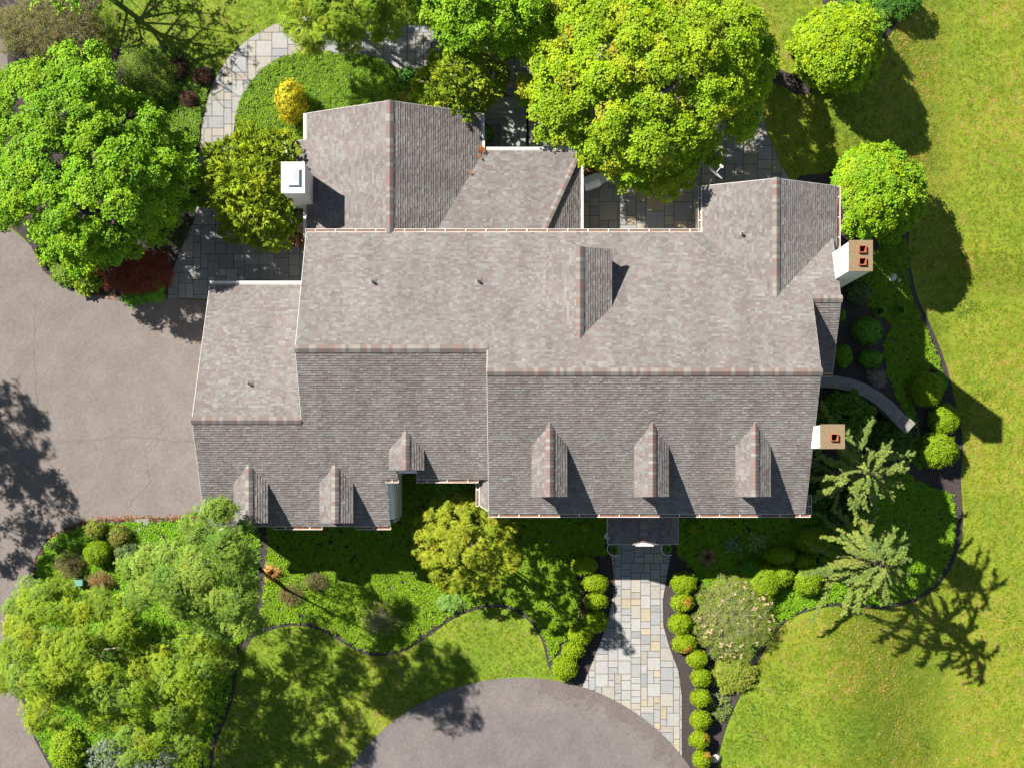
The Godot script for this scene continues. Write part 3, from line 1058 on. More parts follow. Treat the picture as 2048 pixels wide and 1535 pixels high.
	gutter(Vector3(-1.47, 5.60, 2.15), Vector3(12.58, 5.60, 2.15), Vector3.BACK, false, 0.03)
	gutter(Vector3(12.62, 5.15, 2.28), Vector3(12.62, 5.15, 1.32), Vector3.RIGHT)
	gutter(Vector3(-9.52, 5.39, -10.24), Vector3(-6.0, 5.39, -10.24), Vector3.FORWARD)
	gutter(Vector3(-5.62, 5.39, -10.24), Vector3(7.80, 5.39, -10.24), Vector3.FORWARD, false, 0.12)
	gutter(Vector3(-11.15, 4.10, 2.76), Vector3(-8.97, 4.10, 2.76), Vector3.BACK, false, 0.5)
	gutter(Vector3(-7.42, 4.10, 2.76), Vector3(-5.90, 4.10, 2.76), Vector3.BACK, false, 0.4)
	gutter(Vector3(-14.15, 4.10, 2.76), Vector3(-12.75, 4.10, 2.76), Vector3.BACK)
	gutter(Vector3(-6.0, 5.31, 0.65), Vector3(-5.45, 5.31, 0.65), Vector3.BACK)
	gutter(Vector3(-4.65, 5.31, 0.65), Vector3(-1.95, 5.31, 0.65), Vector3.BACK, false, 0.12)
	gutter(Vector3(-1.94, 4.93, 0.35), Vector3(-1.94, 4.93, 1.8), Vector3.LEFT, false, 0.3)
	gutter(Vector3(-14.19, 3.20, -8.23), Vector3(-9.45, 3.20, -8.23), Vector3.FORWARD, true)
	gutter(Vector3(-9.84, 3.12, -15.97), Vector3(-9.84, 3.12, -14.80), Vector3.LEFT, true)
	gutter(Vector3(-10.79, 2.57, -14.78), Vector3(-10.79, 2.57, -12.6), Vector3.LEFT, true)
	gutter(Vector3(-9.84, 3.12, -11.9), Vector3(-9.84, 3.12, -10.3), Vector3.LEFT, true)
	gutter(Vector3(-1.84, 3.15, -15.97), Vector3(-1.84, 3.15, -14.4), Vector3.RIGHT, true)
	gutter(Vector3(-1.8, 3.06, -14.34), Vector3(2.6, 3.06, -14.34), Vector3.FORWARD, true)
	gutter(Vector3(2.65, 3.06, -14.3), Vector3(2.65, 3.06, -10.1), Vector3.RIGHT, true)
	gutter(Vector3(7.83, 5.40, -12.2), Vector3(7.83, 5.40, -10.24), Vector3.LEFT, false, 0.5)
	gutter(Vector3(13.83, 5.40, -12.2), Vector3(13.83, 5.40, -9.55), Vector3.RIGHT)
	gutter(Vector3(12.4, 5.42, -4.0), Vector3(13.58, 5.42, -4.0), Vector3.BACK)
	# ---- chimneys
	chimney(Vector3(13.42, -3.0, -9.24), Vector3(14.40, 9.45, -7.96), M.stucco, M.crown_mortar, [Vector3(13.95, 9.45, -8.86), Vector3(13.95, 9.45, -8.35)])
	chimney(Vector3(12.25, -2.0, -1.69), Vector3(13.25, 9.45, -0.68), M.stucco, M.crown_mortar, [Vector3(12.80, 9.45, -1.15)])
	var wc := chimney(Vector3(-10.46, -1.0, -13.13), Vector3(-9.44, 6.2, -11.78), M.stucco, M.white, [], 0.12)
	var hood := Shape.new()
	var hc := Vector3(-9.94, 6.2, -12.48)
	hood.box(hc + Vector3(-0.22, 0, -0.32), hc + Vector3(0.22, 0.12, 0.32))
	part(wc, "flue_collar", hood.mesh(), M.grey_metal)
	var lid := Shape.new()
	var a := Vector3(-0.28, 0.14, -0.385)
	var corners := [hc + a, hc + Vector3(-a.x, a.y, a.z), hc + Vector3(-a.x, a.y, -a.z), hc + Vector3(a.x, a.y, -a.z)]
	lid.box(hc + Vector3(-0.28, 0.11, -0.385), hc + Vector3(0.28, 0.139, 0.385))
	for k in 4:
		lid.tri(corners[(k + 1) % 4], corners[k], hc + Vector3(0, 0.29, 0))
	part(wc, "rain_cap", lid.mesh(), M.steel)
	# saddle flashing behind the west chimney
	var cr := Shape.new()
	cr.quad(Vector3(-9.45, 3.39, -11.9), Vector3(-8.75, 3.80, -11.75), Vector3(-8.75, 3.80, -12.05), Vector3(-9.45, 3.42, -12.45), Color.WHITE)
	part(house, "flashing", cr.mesh(), M.lead)
	# ---- vent pipes
	for q in [[745, 563, yn, 0.0, p], [957, 562, yn, 0.0, p], [497, 767, yg + p * 1.93, 0.0, p], [1485, 467, ye - p * xe, p, 0.0]]:
		var y := 6.0
		var at := Vector3.ZERO
		for i in 8:
			at = pt(q[0], q[1], y + 0.28)
			y = plane_y([q[2], q[3], q[4]], at.x, at.z)
		var v := Node3D.new()
		v.name = "vent_pipe"
		house.add_child(v, true)
		var s := Shape.new()
		s.tube([Vector3(at.x, y - 0.1, at.z), Vector3(at.x, y + 0.28, at.z)], [0.055, 0.055], 14)
		part(v, "pipe", s.mesh(), M.white)
		var in_ := Shape.new()
		in_.tube([Vector3(at.x, y + 0.24, at.z), Vector3(at.x, y + 0.279, at.z), Vector3(at.x, y + 0.279, at.z)], [0.036, 0.036, 0.0], 12)
		part(v, "bore", in_.mesh(), M.rubber)
		var fl := Shape.new()
		for i in 4:
			var o0 := Vector2([-0.17, 0.17, 0.17, -0.17][i], [-0.17, -0.17, 0.17, 0.17][i])
			var o1 := Vector2([0.17, 0.17, -0.17, -0.17][i], [-0.17, 0.17, 0.17, -0.17][i])
			fl.quad(Vector3(at.x, y + 0.12, at.z), Vector3(at.x, y + 0.12, at.z), Vector3(at.x + o1.x, plane_y([q[2], q[3], q[4]], at.x + o1.x, at.z + o1.y) + 0.02, at.z + o1.y), Vector3(at.x + o0.x, plane_y([q[2], q[3], q[4]], at.x + o0.x, at.z + o0.y) + 0.02, at.z + o0.y))
		part(v, "boot", fl.mesh(), M.lead)
	# ---- flashing where the east wing roof meets the main gable, and downpipes
	for d in [Vector3(12.66, 0, 2.2), Vector3(-5.85, 0, 2.55), Vector3(3.95, 0, 3.3), Vector3(13.66, 0, -4.2)]:
		var s := Shape.new()
		var g := th(d.x, d.z)
		s.tube([Vector3(d.x, g, d.z), Vector3(d.x, 2.8 if d.x == 3.95 else 4.0, d.z)], [0.04, 0.04], 8)
		part(house, "downpipe", s.mesh(), M.white)

# ------------------------------------------------------------------ leaves

func leaf(s: Shape, at: Vector3, dir: Vector3, up: Vector3, length: float, width: float, col: Color, fold := 0.18) -> void:
	# a folded kite-shaped leaf from its stalk at `at` towards dir
	var side := dir.cross(up).normalized()
	var nrm := side.cross(dir).normalized()
	var mid := at + dir * length * 0.45 + nrm * width * fold
	var tip := at + dir * length - nrm * length * 0.12
	s.tri(at, mid + side * width / 2.0, tip, col)
	s.tri(at, tip, mid - side * width / 2.0, Color(col.r * 0.93, col.g * 0.95, col.b * 0.93))

func rand_dir(r: RandomNumberGenerator, lift_lo: float, lift_hi: float) -> Vector3:
	var a := r.randf() * TAU
	var y := r.randf_range(lift_lo, lift_hi)
	return Vector3(cos(a), y, sin(a)).normalized()

func sprig(sd: int, n: int, reach: float, length: float, width: float, lift_lo: float, lift_hi: float, mat: Material, spread := 0.5) -> ArrayMesh:
	var r := RandomNumberGenerator.new()
	r.seed = sd
	var s := Shape.new()
	for i in n:
		var d := rand_dir(r, lift_lo, lift_hi)
		var at := Vector3(r.randf_range(-1, 1), r.randf_range(-0.6, 0.6), r.randf_range(-1, 1)) * reach
		var g := r.randf_range(0.82, 1.15)
		leaf(s, at, d, (Vector3.UP + rand_dir(r, -0.3, 0.3) * spread).normalized(), length * r.randf_range(0.7, 1.15), width * r.randf_range(0.75, 1.15), Color(g, g, g))
	var m := s.mesh()
	m.surface_set_material(0, mat)
	return m

func fan(sd: int, n: int, length: float, width: float, mat: Material) -> ArrayMesh:
	# flat spray of scale-leaved twigs spreading from one point along +x
	var r := RandomNumberGenerator.new()
	r.seed = sd
	var s := Shape.new()
	for i in n:
		var a := r.randf_range(-0.95, 0.95)
		var d := Vector3(cos(a), r.randf_range(-0.28, 0.22), sin(a)).normalized()
		var at := Vector3(r.randf_range(0.0, 0.45) * length, r.randf_range(-0.02, 0.02), r.randf_range(-0.2, 0.2) * length)
		var g := r.randf_range(0.75, 1.2)
		leaf(s, at, d, (Vector3.UP + rand_dir(r, -0.2, 0.2) * 0.5).normalized(), length * r.randf_range(0.45, 0.75), width * r.randf_range(0.7, 1.2), Color(g, g, g), 0.3)
	var m := s.mesh()
	m.surface_set_material(0, mat)
	return m

func feather(sd: int, fronds: int, length: float, mat: Material) -> ArrayMesh:
	# compound leaves: small leaflets in two rows along bent stalks
	var r := RandomNumberGenerator.new()
	r.seed = sd
	var s := Shape.new()
	for f in fronds:
		var d := rand_dir(r, -0.35, 0.25)
		var side := d.cross(Vector3.UP).normalized()
		var at := Vector3(r.randf_range(-0.08, 0.08), r.randf_range(-0.06, 0.06), r.randf_range(-0.08, 0.08))
		var g := r.randf_range(0.82, 1.15)
		for k in 5:
			var p := at + d * length * (0.18 + 0.18 * k) - Vector3(0, 0.03, 0) * pow(k / 5.0, 2.0)
			for e in [-1, 1]:
				var q: Vector3 = (side * e + d * 0.5 + Vector3(0, r.randf_range(-0.5, 0.4), 0)).normalized()
				var up := (Vector3.UP + side * r.randf_range(-0.6, 0.6)).normalized()
				leaf(s, p, q, up, length * 0.30, length * 0.16, Color(g, g, g), 0.1)
	var m := s.mesh()
	m.surface_set_material(0, mat)
	return m

func needles(sd: int, n: int, length: float, width: float, lift_lo: float, lift_hi: float, mat: Material) -> ArrayMesh:
	var r := RandomNumberGenerator.new()
	r.seed = sd
	var s := Shape.new()
	for i in n:
		var d := rand_dir(r, lift_lo, lift_hi)
		var side := d.cross(Vector3(0.3, 1, 0.2)).normalized() * width / 2.0
		var g := r.randf_range(0.7, 1.2)
		var l := length * r.randf_range(0.7, 1.1)
		var base := Vector3(r.randf_range(-1, 1), r.randf_range(-0.5, 0.5), r.randf_range(-1, 1)) * length * 0.2
		s.tri(base - side, base + side, base + d * l, Color(g, g, g))
	var m := s.mesh()
	m.surface_set_material(0, mat)
	return m

func make_leaf_meshes() -> void:
	L.maple = [sprig(1, 12, 0.14, 0.125, 0.11, -0.35, 0.35, M.leaf), sprig(2, 12, 0.15, 0.115, 0.105, -0.3, 0.4, M.leaf), sprig(3, 11, 0.13, 0.13, 0.115, -0.45, 0.3, M.leaf)]
	L.box = [sprig(4, 10, 0.055, 0.06, 0.042, -0.3, 0.4, M.leaf, 0.6), sprig(5, 10, 0.06, 0.056, 0.04, -0.3, 0.4, M.leaf, 0.6)]
	L.yew = [needles(6, 20, 0.09, 0.022, -0.2, 0.5, M.needle), needles(7, 20, 0.095, 0.022, -0.2, 0.5, M.needle)]
	L.cover = [sprig(8, 10, 0.075, 0.085, 0.05, -0.12, 0.28, M.leaf, 0.5), sprig(9, 10, 0.08, 0.085, 0.048, -0.15, 0.3, M.leaf, 0.5)]
	L.broad = [sprig(10, 7, 0.09, 0.16, 0.10, -0.3, 0.4, M.leaf, 0.6), sprig(11, 7, 0.10, 0.15, 0.09, -0.3, 0.4, M.leaf, 0.6)]
	L.fan = [fan(12, 13, 0.30, 0.075, M.needle), fan(13, 13, 0.28, 0.07, M.needle), fan(14, 12, 0.32, 0.08, M.needle)]
	L.feather = [feather(15, 4, 0.27, M.leaf), feather(16, 4, 0.25, M.leaf)]
	L.tuft = [needles(17, 24, 0.18, 0.032, -0.1, 0.55, M.needle), needles(18, 24, 0.17, 0.032, -0.15, 0.55, M.needle)]
	L.larch = [needles(19, 16, 0.082, 0.022, -0.4, 0.45, M.needle), needles(20, 16, 0.086, 0.022, -0.4, 0.45, M.needle)]
	L.blade = [needles(21, 26, 0.34, 0.026, 0.3, 1.6, M.grass), needles(22, 26, 0.38, 0.026, 0.3, 1.6, M.grass)]
	L.grass = [needles(23, 9, 0.08, 0.018, 0.05, 0.8, M.grass), needles(24, 9, 0.075, 0.018, 0.0, 0.7, M.grass)]
	L.fine = [sprig(25, 12, 0.09, 0.055, 0.028, -0.4, 0.5, M.leaf, 0.9), sprig(26, 12, 0.09, 0.06, 0.026, -0.4, 0.5, M.leaf, 0.9)]
	L.bloom = [sprig(27, 10, 0.05, 0.05, 0.045, -0.2, 0.7, M.leaf, 0.9)]

func vary(c: Color, amount: float, warm := 0.0) -> Color:
	var g := rr(1.0 - amount, 1.0 + amount)
	var w := rr(-warm, warm)
	return Color(c.r * g * (1.0 + w), c.g * g, c.b * g * (1.0 - w))

func turned(p: Vector3, up: Vector3, k: float) -> Transform3D:
	# random spin about `up`
	var side := up.cross(Vector3(rr(-1, 1), rr(-0.2, 0.2), rr(-1, 1))).normalized()
	if side.length_squared() < 0.5:
		side = Vector3.RIGHT
	return Transform3D(Basis(side, up, side.cross(up)).scaled_local(Vector3.ONE * k), p)

func facing(p: Vector3, dir: Vector3, k: float) -> Transform3D:
	# x axis along dir, y as near up as it goes
	var d := dir.normalized()
	var z := d.cross(Vector3.UP)
	if z.length_squared() < 0.01:
		z = Vector3.BACK
	z = z.normalized()
	return Transform3D(Basis(d, z.cross(d), z).rotated(d, rr(-0.5, 0.5)).scaled_local(Vector3.ONE * k), p)

class Bunch:
	# leaf sprigs of one crown, dealt over a few mesh variants
	var where := [[], [], []]
	var tint := [PackedColorArray(), PackedColorArray(), PackedColorArray()]
	func add(k: int, t: Transform3D, c: Color) -> void:
		where[k].append(t)
		tint[k].append(c)

func lay(parent: Node, called: String, b: Bunch, meshes: Array) -> void:
	for k in meshes.size():
		if b.where[k].size():
			scatter(parent, called, meshes[k], b.where[k], b.tint[k])

# ------------------------------------------------------------------ trees

func limbs(s: Shape, base: Vector3, tops: Array, r0: float, fork: float) -> void:
	# trunk to the fork, then bent limbs to points inside the crown
	var f := base + Vector3(0, fork, 0)
	s.tube([base, base + Vector3(0.03, fork * 0.5, 0.02), f], [r0 * 1.25, r0, r0 * 0.85], 9)
	for t in tops:
		var mid: Vector3 = f.lerp(t, 0.5) + Vector3(rr(-0.2, 0.2), (t.y - f.y) * 0.12, rr(-0.2, 0.2))
		s.tube([f - Vector3(0, 0.2, 0), f.lerp(mid, 0.5), mid, mid.lerp(t, 0.6), t], [r0 * 0.55, r0 * 0.4, r0 * 0.28, r0 * 0.17, r0 * 0.06], 6)

func crown(tree: Node3D, outline: Array, y_low: float, y_top: float, opt: Dictionary) -> Vector3:
	# clumps of leaf sprigs over a domed, lobed crown whose plan outline is given in photograph pixels
	var kind: String = opt.get("leaf", "maple")
	var meshes: Array = L[kind]
	var spacing: float = opt.get("spacing", 0.55)
	var clump_r: float = opt.get("clump", 0.5)
	var per: int = opt.get("per", 26)
	var cols: Array = opt.cols
	var lobe: float = opt.get("lobe", 1.7)
	var depth: float = opt.get("depth", 1.0)
	var gap: float = opt.get("gap", 0.1)
	var poly := PackedVector2Array()
	var ym := lerpf(y_low, y_top, 0.45)
	for i in range(0, outline.size(), 2):
		poly.append(Vector2(outline[i], outline[i + 1]))
	var px := FOCAL / (CAM_H - ym)          # pixels per metre at mid height
	var b := bounds(poly)
	var deep := 0.0
	var mid := Vector2.ZERO
	for i in 300:
		var q := b.position + Vector2(rng.randf(), rng.randf()) * b.size
		if inside(q, poly):
			var e := edge_distance(q, poly)
			if e > deep:
				deep = e
				mid = q
	var cells := FastNoiseLite.new()
	cells.seed = opt.get("seed", 1)
	cells.noise_type = FastNoiseLite.TYPE_CELLULAR
	cells.cellular_return_type = FastNoiseLite.RETURN_DISTANCE2_SUB
	cells.frequency = 1.0 / lobe
	cells.fractal_type = FastNoiseLite.FRACTAL_NONE
	var broad := FastNoiseLite.new()
	broad.seed = 3 + int(opt.get("seed", 1))
	broad.frequency = 0.35
	var bunch := Bunch.new()
	var step := spacing * px
	var tops := []
	var iy := 0
	var y := b.position.y
	while y < b.end.y:
		var x := b.position.x + (step * 0.5 if iy % 2 else 0.0)
		while x < b.end.x:
			var q := Vector2(x + rr(-0.4, 0.4) * step, y + rr(-0.4, 0.4) * step)
			x += step
			if not inside(q, poly):
				continue
			var e := edge_distance(q, poly)
			var t := clampf(e / deep, 0.0, 1.0)
			var dome := sqrt(maxf(0.0, 1.0 - pow(1.0 - t, 2.0)))
			if opt.has("cone"):
				dome = lerpf(dome, t, opt.cone)
			var m := (q - mid) / px
			var c := cells.get_noise_2d(m.x, m.y) + 1.0          # 0 on lobe borders
			var h := lerpf(y_low, y_top, dome) + broad.get_noise_2d(m.x, m.y) * depth * 0.6
			h -= depth * (1.0 - smoothstep(0.0, 0.55, c)) * (0.35 + 0.65 * t)
			if c < gap and rng.randf() < 0.8:
				continue
			var levels := [h]
			if t < 0.55:
				levels.append(lerpf(y_low, h, rr(0.05, 0.5)))
			if rng.randf() < 0.35:
				levels.append(h - rr(0.9, 1.6))
			for n in levels.size():
				var hh: float = levels[n]
				var qq: Vector2 = q if n == 0 else mid + (q - mid) * rr(0.8, 0.98)
				var at := pt(qq.x, qq.y, hh)
				var outw := Vector3(q.x - mid.x, 0, q.y - mid.y) / (deep * 1.2)
				var axis := (Vector3.UP + outw * 0.9).normalized()
				var base_col: Color = cols[rng.randi() % cols.size()]
				if opt.has("young") and broad.get_noise_2d(m.x * 2.1 + 30.0, m.y * 2.1) > 0.28:
					base_col = base_col.lerp(opt.young, rr(0.1, 0.5))
				var cc := vary(base_col, 0.14, 0.06)
				var r := clump_r * rr(0.7, 1.25)
				if n == 0 and rng.randf() < 0.05:
					tops.append(at)
				for k in (per if n == 0 else per / 2):
					var d := Vector3(rng.randfn(), rng.randfn(), rng.randfn()).normalized()
					if d.dot(axis) < -0.25:
						d = -d
					var p := at + Vector3(d.x, d.y * 0.65, d.z) * r * pow(rng.randf(), 0.35)
					var up := (Vector3.UP * 0.8 + d * 0.8 + Vector3(rr(-1, 1), 0, rr(-1, 1)) * 0.35).normalized()
					var tr := facing(p, d + axis * 0.3, rr(0.8, 1.2)) if kind == "fan" else turned(p, up, rr(0.75, 1.25))
					bunch.add(rng.randi() % meshes.size(), tr, vary(cc, 0.17, 0.08))
		y += step * 0.87
		iy += 1
	lay(tree, "crown", bunch, meshes)
	var base := pt(mid.x, mid.y, ym)
	base.y = th(base.x, base.z)
	var s := Shape.new()
	if opt.get("trunk", true):
		var ends := []
		for i in mini(tops.size(), 16):
			ends.append(tops[i] - Vector3(0, 0.35, 0))
		limbs(s, base - Vector3(0, 0.15, 0), ends, opt.get("girth", 0.2), opt.get("fork", 1.6))
		part(tree, "trunk", s.mesh(), opt.get("bark", M.bark))
	return base

func conifer(tree: Node3D, u: float, v: float, top: float, reach: float, opt: Dictionary) -> void:
	# whorled branches drooping from a straight trunk, short needle tufts along branches and side twigs
	var apex := pt(u, v, top)
	var g := th(apex.x, apex.z)
	var base := Vector3(apex.x, g, apex.z)
	var wood := Shape.new()
	wood.tube([base - Vector3(0, 0.1, 0), base.lerp(apex, 0.5), apex], [0.13, 0.08, 0.015], 8)
	var bunch := Bunch.new()
	var meshes: Array = L.larch
	var n: int = opt.get("branches", 46)
	for i in n:
		var f := float(i) / n
		var y := lerpf(g + 0.25 * (top - g), top - 0.08, pow(f, 0.8))
		var a := i * 2.39996 + rr(-0.25, 0.25)
		var len_ := reach * lerpf(1.0, 0.36, f) * rr(0.62, 1.18)
		var dir := Vector3(cos(a), 0, sin(a))
		if opt.has("skew"):
			len_ *= 1.0 + 0.3 * dir.dot(opt.skew)
		var rise := lerpf(0.12, 0.5, f) * rr(0.6, 1.3)
		var p0 := Vector3(apex.x, y, apex.z)
		var pts := []
		var rad := []
		for k in 6:
			var t := k / 5.0
			pts.append(p0 + dir * len_ * t + Vector3(0, len_ * (rise * t - (rise + 0.20) * t * t), 0) + dir.cross(Vector3.UP) * sin(t * 2.4 + i) * 0.08 * len_)
			rad.append(lerpf(0.028, 0.006, t))
		wood.tube(pts, rad, 5)
		var cc := vary(opt.cols[rng.randi() % opt.cols.size()], 0.15, 0.06)
		for k in int(len_ / 0.042):
			var t := rr(0.12, 1.0)
			var w := t * 5.0
			var j := mini(int(w), 4)
			var at: Vector3 = pts[j].lerp(pts[j + 1], w - j)
			bunch.add(rng.randi() % 2, turned(at + Vector3(rr(-0.05, 0.05), rr(-0.01, 0.05), rr(-0.05, 0.05)), Vector3(rr(-0.3, 0.3), 1, rr(-0.3, 0.3)).normalized(), rr(0.8, 1.3)), vary(cc, 0.14, 0.05))
			if rng.randf() < 0.42:
				var e := -1.0 if rng.randf() < 0.5 else 1.0
				var tw := (dir * 1.7 + dir.cross(Vector3.UP) * e + Vector3(0, rr(-0.35, 0.1), 0)).normalized()
				var tl := rr(0.10, 0.30) * (1.1 - 0.5 * t) * reach / 2.6
				for q in int(tl / 0.05) + 1:
					bunch.add(rng.randi() % 2, turned(at + tw * 0.055 * (q + 1) + Vector3(0, -0.006 * q * q, 0), Vector3(rr(-0.3, 0.3), 1, rr(-0.3, 0.3)).normalized(), rr(0.75, 1.2)), vary(cc, 0.14, 0.05))
	part(tree, "trunk", wood.mesh(), M.bark)
	lay(tree, "foliage", bunch, meshes)

func bare_tree(tree: Node3D, base: Vector3, height: float, reach: float, leaves: int, cols: Array) -> void:
	var wood := Shape.new()
	var bunch := Bunch.new()
	wood.tube([base, base + Vector3(0, height * 0.3, 0), base + Vector3(0.1, height * 0.6, 0.1), base + Vector3(0, height, 0)], [0.15, 0.12, 0.08, 0.02], 9)
	for i in 30:
		var f := rr(0.15, 0.95)
		var a := i * 2.39996
		var p0 := base + Vector3(0, height * f, 0)
		var l := reach * (1.15 - f * 0.7)
		var e := p0 + Vector3(cos(a) * l, l * rr(0.3, 0.9), sin(a) * l)
		var m := p0.lerp(e, 0.5) + Vector3(rr(-0.3, 0.3), -0.2, rr(-0.3, 0.3))
		wood.tube([p0, m, e], [0.06, 0.04, 0.012], 6)
		for k in 7:
			var q: Vector3 = m.lerp(e, rr(-0.6, 1.0))
			var t := q + Vector3(rr(-1, 1), rr(-0.2, 0.8), rr(-1, 1)) * l * 0.35
			wood.tube([q, q.lerp(t, 0.5) + Vector3(0, 0.06, 0), t], [0.028, 0.018, 0.006], 4)
			for j in leaves:
				bunch.add(rng.randi() % 3, turned(q.lerp(t, rng.randf()) + Vector3(rr(-0.3, 0.3), rr(-0.2, 0.2), rr(-0.3, 0.3)), Vector3(rr(-0.4, 0.4), 1, rr(-0.4, 0.4)).normalized(), rr(0.8, 1.3)), vary(cols[rng.randi() % cols.size()], 0.15))
	part(tree, "trunk", wood.mesh(), M.bark)
	if leaves:
		lay(tree, "crown", bunch, L.maple)

func build_trees() -> void:
	var bright := [Color(0.15, 0.30, 0.004), Color(0.125, 0.265, 0.004), Color(0.18, 0.325, 0.006)]
	var lime := [Color(0.21, 0.33, 0.003), Color(0.18, 0.30, 0.003), Color(0.24, 0.345, 0.004)]
	var olive := [Color(0.215, 0.30, 0.010), Color(0.175, 0.255, 0.009), Color(0.25, 0.325, 0.012)]
	var soft := [Color(0.135, 0.225, 0.022), Color(0.11, 0.20, 0.02), Color(0.16, 0.245, 0.026)]
	var acid := [Color(0.17, 0.255, 0.008), Color(0.145, 0.23, 0.008), Color(0.20, 0.275, 0.011)]
	var t := thing("maple_tree", "large dense green maple in the mulch bed beside the asphalt drive", "tree")
	crown(t, [-20,160, 25,118, 95,95, 190,96, 232,118, 240,150, 235,185, 290,205, 330,212, 322,262, 362,275, 388,322, 384,375, 388,398, 350,430, 345,452, 300,490, 258,515, 215,520, 190,540, 140,540, 105,520, 60,500, 30,455, -20,440], 2.2, 8.2, {"cols": bright, "seed": 4, "girth": 0.26, "lobe": 1.9, "depth": 1.2, "gap": 0.12})
	t = thing("maple_tree", "large lime green maple with rusty new growth overhanging the courtyard", "tree")
	crown(t, [1030,90, 1075,30, 1110,-30, 1200,-60, 1400,-60, 1500,-10, 1535,55, 1552,120, 1540,165, 1530,215, 1500,250, 1500,300, 1450,310, 1412,316, 1385,352, 1335,395, 1290,372, 1235,368, 1220,340, 1165,335, 1150,300, 1090,285, 1060,240, 1050,200, 1040,150], 2.8, 9.2, {"cols": lime, "young": Color(0.36, 0.27, 0.02), "seed": 8, "girth": 0.3, "lobe": 2.0, "depth": 1.3, "gap": 0.12})
	t = thing("maple_tree", "mid green broadleaf tree shading the flagstone path, next to the lime maple", "tree")
	crown(t, [840,-20, 850,40, 890,70, 905,100, 960,112, 1010,98, 1050,85, 1085,45, 1100,-60, 960,-120, 860,-90], 3.0, 8.5, {"cols": bright, "seed": 12, "lobe": 1.7, "depth": 1.5})
	t = thing("locust_tree", "feathery yellow green tree leaning over the bend of the flagstone path", "tree")
	crown(t, [548,12, 560,55, 590,75, 625,100, 660,85, 700,98, 735,78, 780,62, 815,25, 820,-40, 760,-110, 640,-110, 560,-60], 3.0, 7.6, {"cols": acid, "leaf": "feather", "seed": 16, "per": 24, "clump": 0.55, "lobe": 1.5, "gap": 0.15})
	t = thing("globe_tree", "small round bright green tree on the lawn with mulch at its foot", "tree")
	crown(t, [1588,95, 1600,50, 1640,20, 1690,8, 1735,22, 1758,55, 1760,95, 1748,140, 1715,172, 1680,180, 1640,172, 1605,140], 0.9, 4.3, {"cols": lime, "seed": 20, "spacing": 0.36, "clump": 0.34, "per": 20, "lobe": 0.9, "depth": 0.25, "gap": 0.0, "fork": 0.9, "girth": 0.11})
	t = thing("globe_tree", "small round bright green tree against the north east wing", "tree")
	crown(t, [1670,395, 1675,345, 1705,308, 1750,292, 1800,305, 1838,340, 1848,390, 1835,430, 1800,465, 1770,480, 1735,478, 1695,455], 0.2, 3.8, {"cols": [bright[0], lime[0], bright[2]], "seed": 23, "spacing": 0.36, "clump": 0.34, "per": 20, "lobe": 0.9, "depth": 0.28, "gap": 0.0, "fork": 0.7, "girth": 0.11})
	t = thing("locust_tree", "tall soft green feathery tree reaching over the corner of the garage roof", "tree")
	crown(t, [232,1135, 290,1095, 335,1080, 372,1030, 420,995, 450,1000, 470,1025, 490,1060, 512,1095, 500,1130, 515,1180, 512,1250, 495,1275, 440,1255, 400,1235, 350,1240, 300,1215, 258,1195, 235,1165], 6.2, 12.2, {"cols": soft, "leaf": "feather", "seed": 29, "per": 28, "clump": 0.62, "spacing": 0.62, "lobe": 1.6, "depth": 1.2, "gap": 0.14, "fork": 3.2, "girth": 0.10, "bark": M.pale_bark})
	t = thing("locust_tree", "spreading yellow green feathery tree in the bed beside the drive", "tree")
	crown(t, [0,1235, 35,1200, 75,1150, 120,1165, 135,1190, 190,1180, 250,1200, 290,1235, 270,1290, 320,1300, 350,1270, 400,1260, 450,1300, 470,1330, 455,1390, 395,1430, 405,1500, 370,1525, 300,1500, 255,1520, 230,1450, 140,1430, 60,1470, 5,1430, -10,1330], 3.5, 9.0, {"cols": acid + [soft[0]], "leaf": "feather", "seed": 33, "per": 27, "clump": 0.62, "spacing": 0.62, "lobe": 1.8, "depth": 1.3, "gap": 0.2, "fork": 2.4, "girth": 0.22, "bark": M.pale_bark})
	t = thing("umbrella_pine", "rounded golden green conifer with needle tufts standing before the house front", "tree")
	crown(t, [825,1065, 842,1030, 875,1000, 915,985, 955,990, 985,1012, 1015,1035, 1040,1070, 1042,1110, 1025,1150, 990,1175, 940,1188, 895,1180, 860,1155, 838,1120], 1.4, 9.7, {"cols": [Color(0.215, 0.265, 0.008), Color(0.17, 0.225, 0.007), Color(0.25, 0.285, 0.012)], "leaf": "tuft", "cone": 0.72, "seed": 37, "spacing": 0.40, "clump": 0.30, "per": 14, "lobe": 0.75, "depth": 0.55, "gap": 0.12, "girth": 0.14, "fork": 0.8})
	t = thing("cypress_tree", "olive green cypress with flat sprays beside the white capped chimney", "tree")
	crown(t, [408,330, 420,300, 455,290, 470,262, 520,255, 560,262, 590,290, 600,330, 602,375, 595,420, 578,450, 560,480, 535,490, 510,470, 480,478, 450,462, 448,440, 415,410, 402,370], 1.2, 5.4, {"cols": olive, "leaf": "fan", "seed": 41, "spacing": 0.42, "clump": 0.36, "per": 15, "lobe": 0.9, "depth": 0.7, "gap": 0.1, "girth": 0.12, "fork": 0.8})
	t = thing("cypress_tree", "olive green cypress with flat sprays overlapping the north wing roof", "tree")
	crown(t, [835,190, 838,150, 870,115, 910,92, 945,108, 985,112, 1008,140, 1000,180, 985,205, 950,222, 918,252, 905,245, 900,222, 865,205], 1.4, 5.2, {"cols": olive, "leaf": "fan", "seed": 45, "spacing": 0.42, "clump": 0.36, "per": 15, "lobe": 0.9, "depth": 0.7, "gap": 0.1, "girth": 0.12, "fork": 0.8})
	var larch := [Color(0.155, 0.215, 0.036), Color(0.12, 0.18, 0.034), Color(0.19, 0.24, 0.042)]
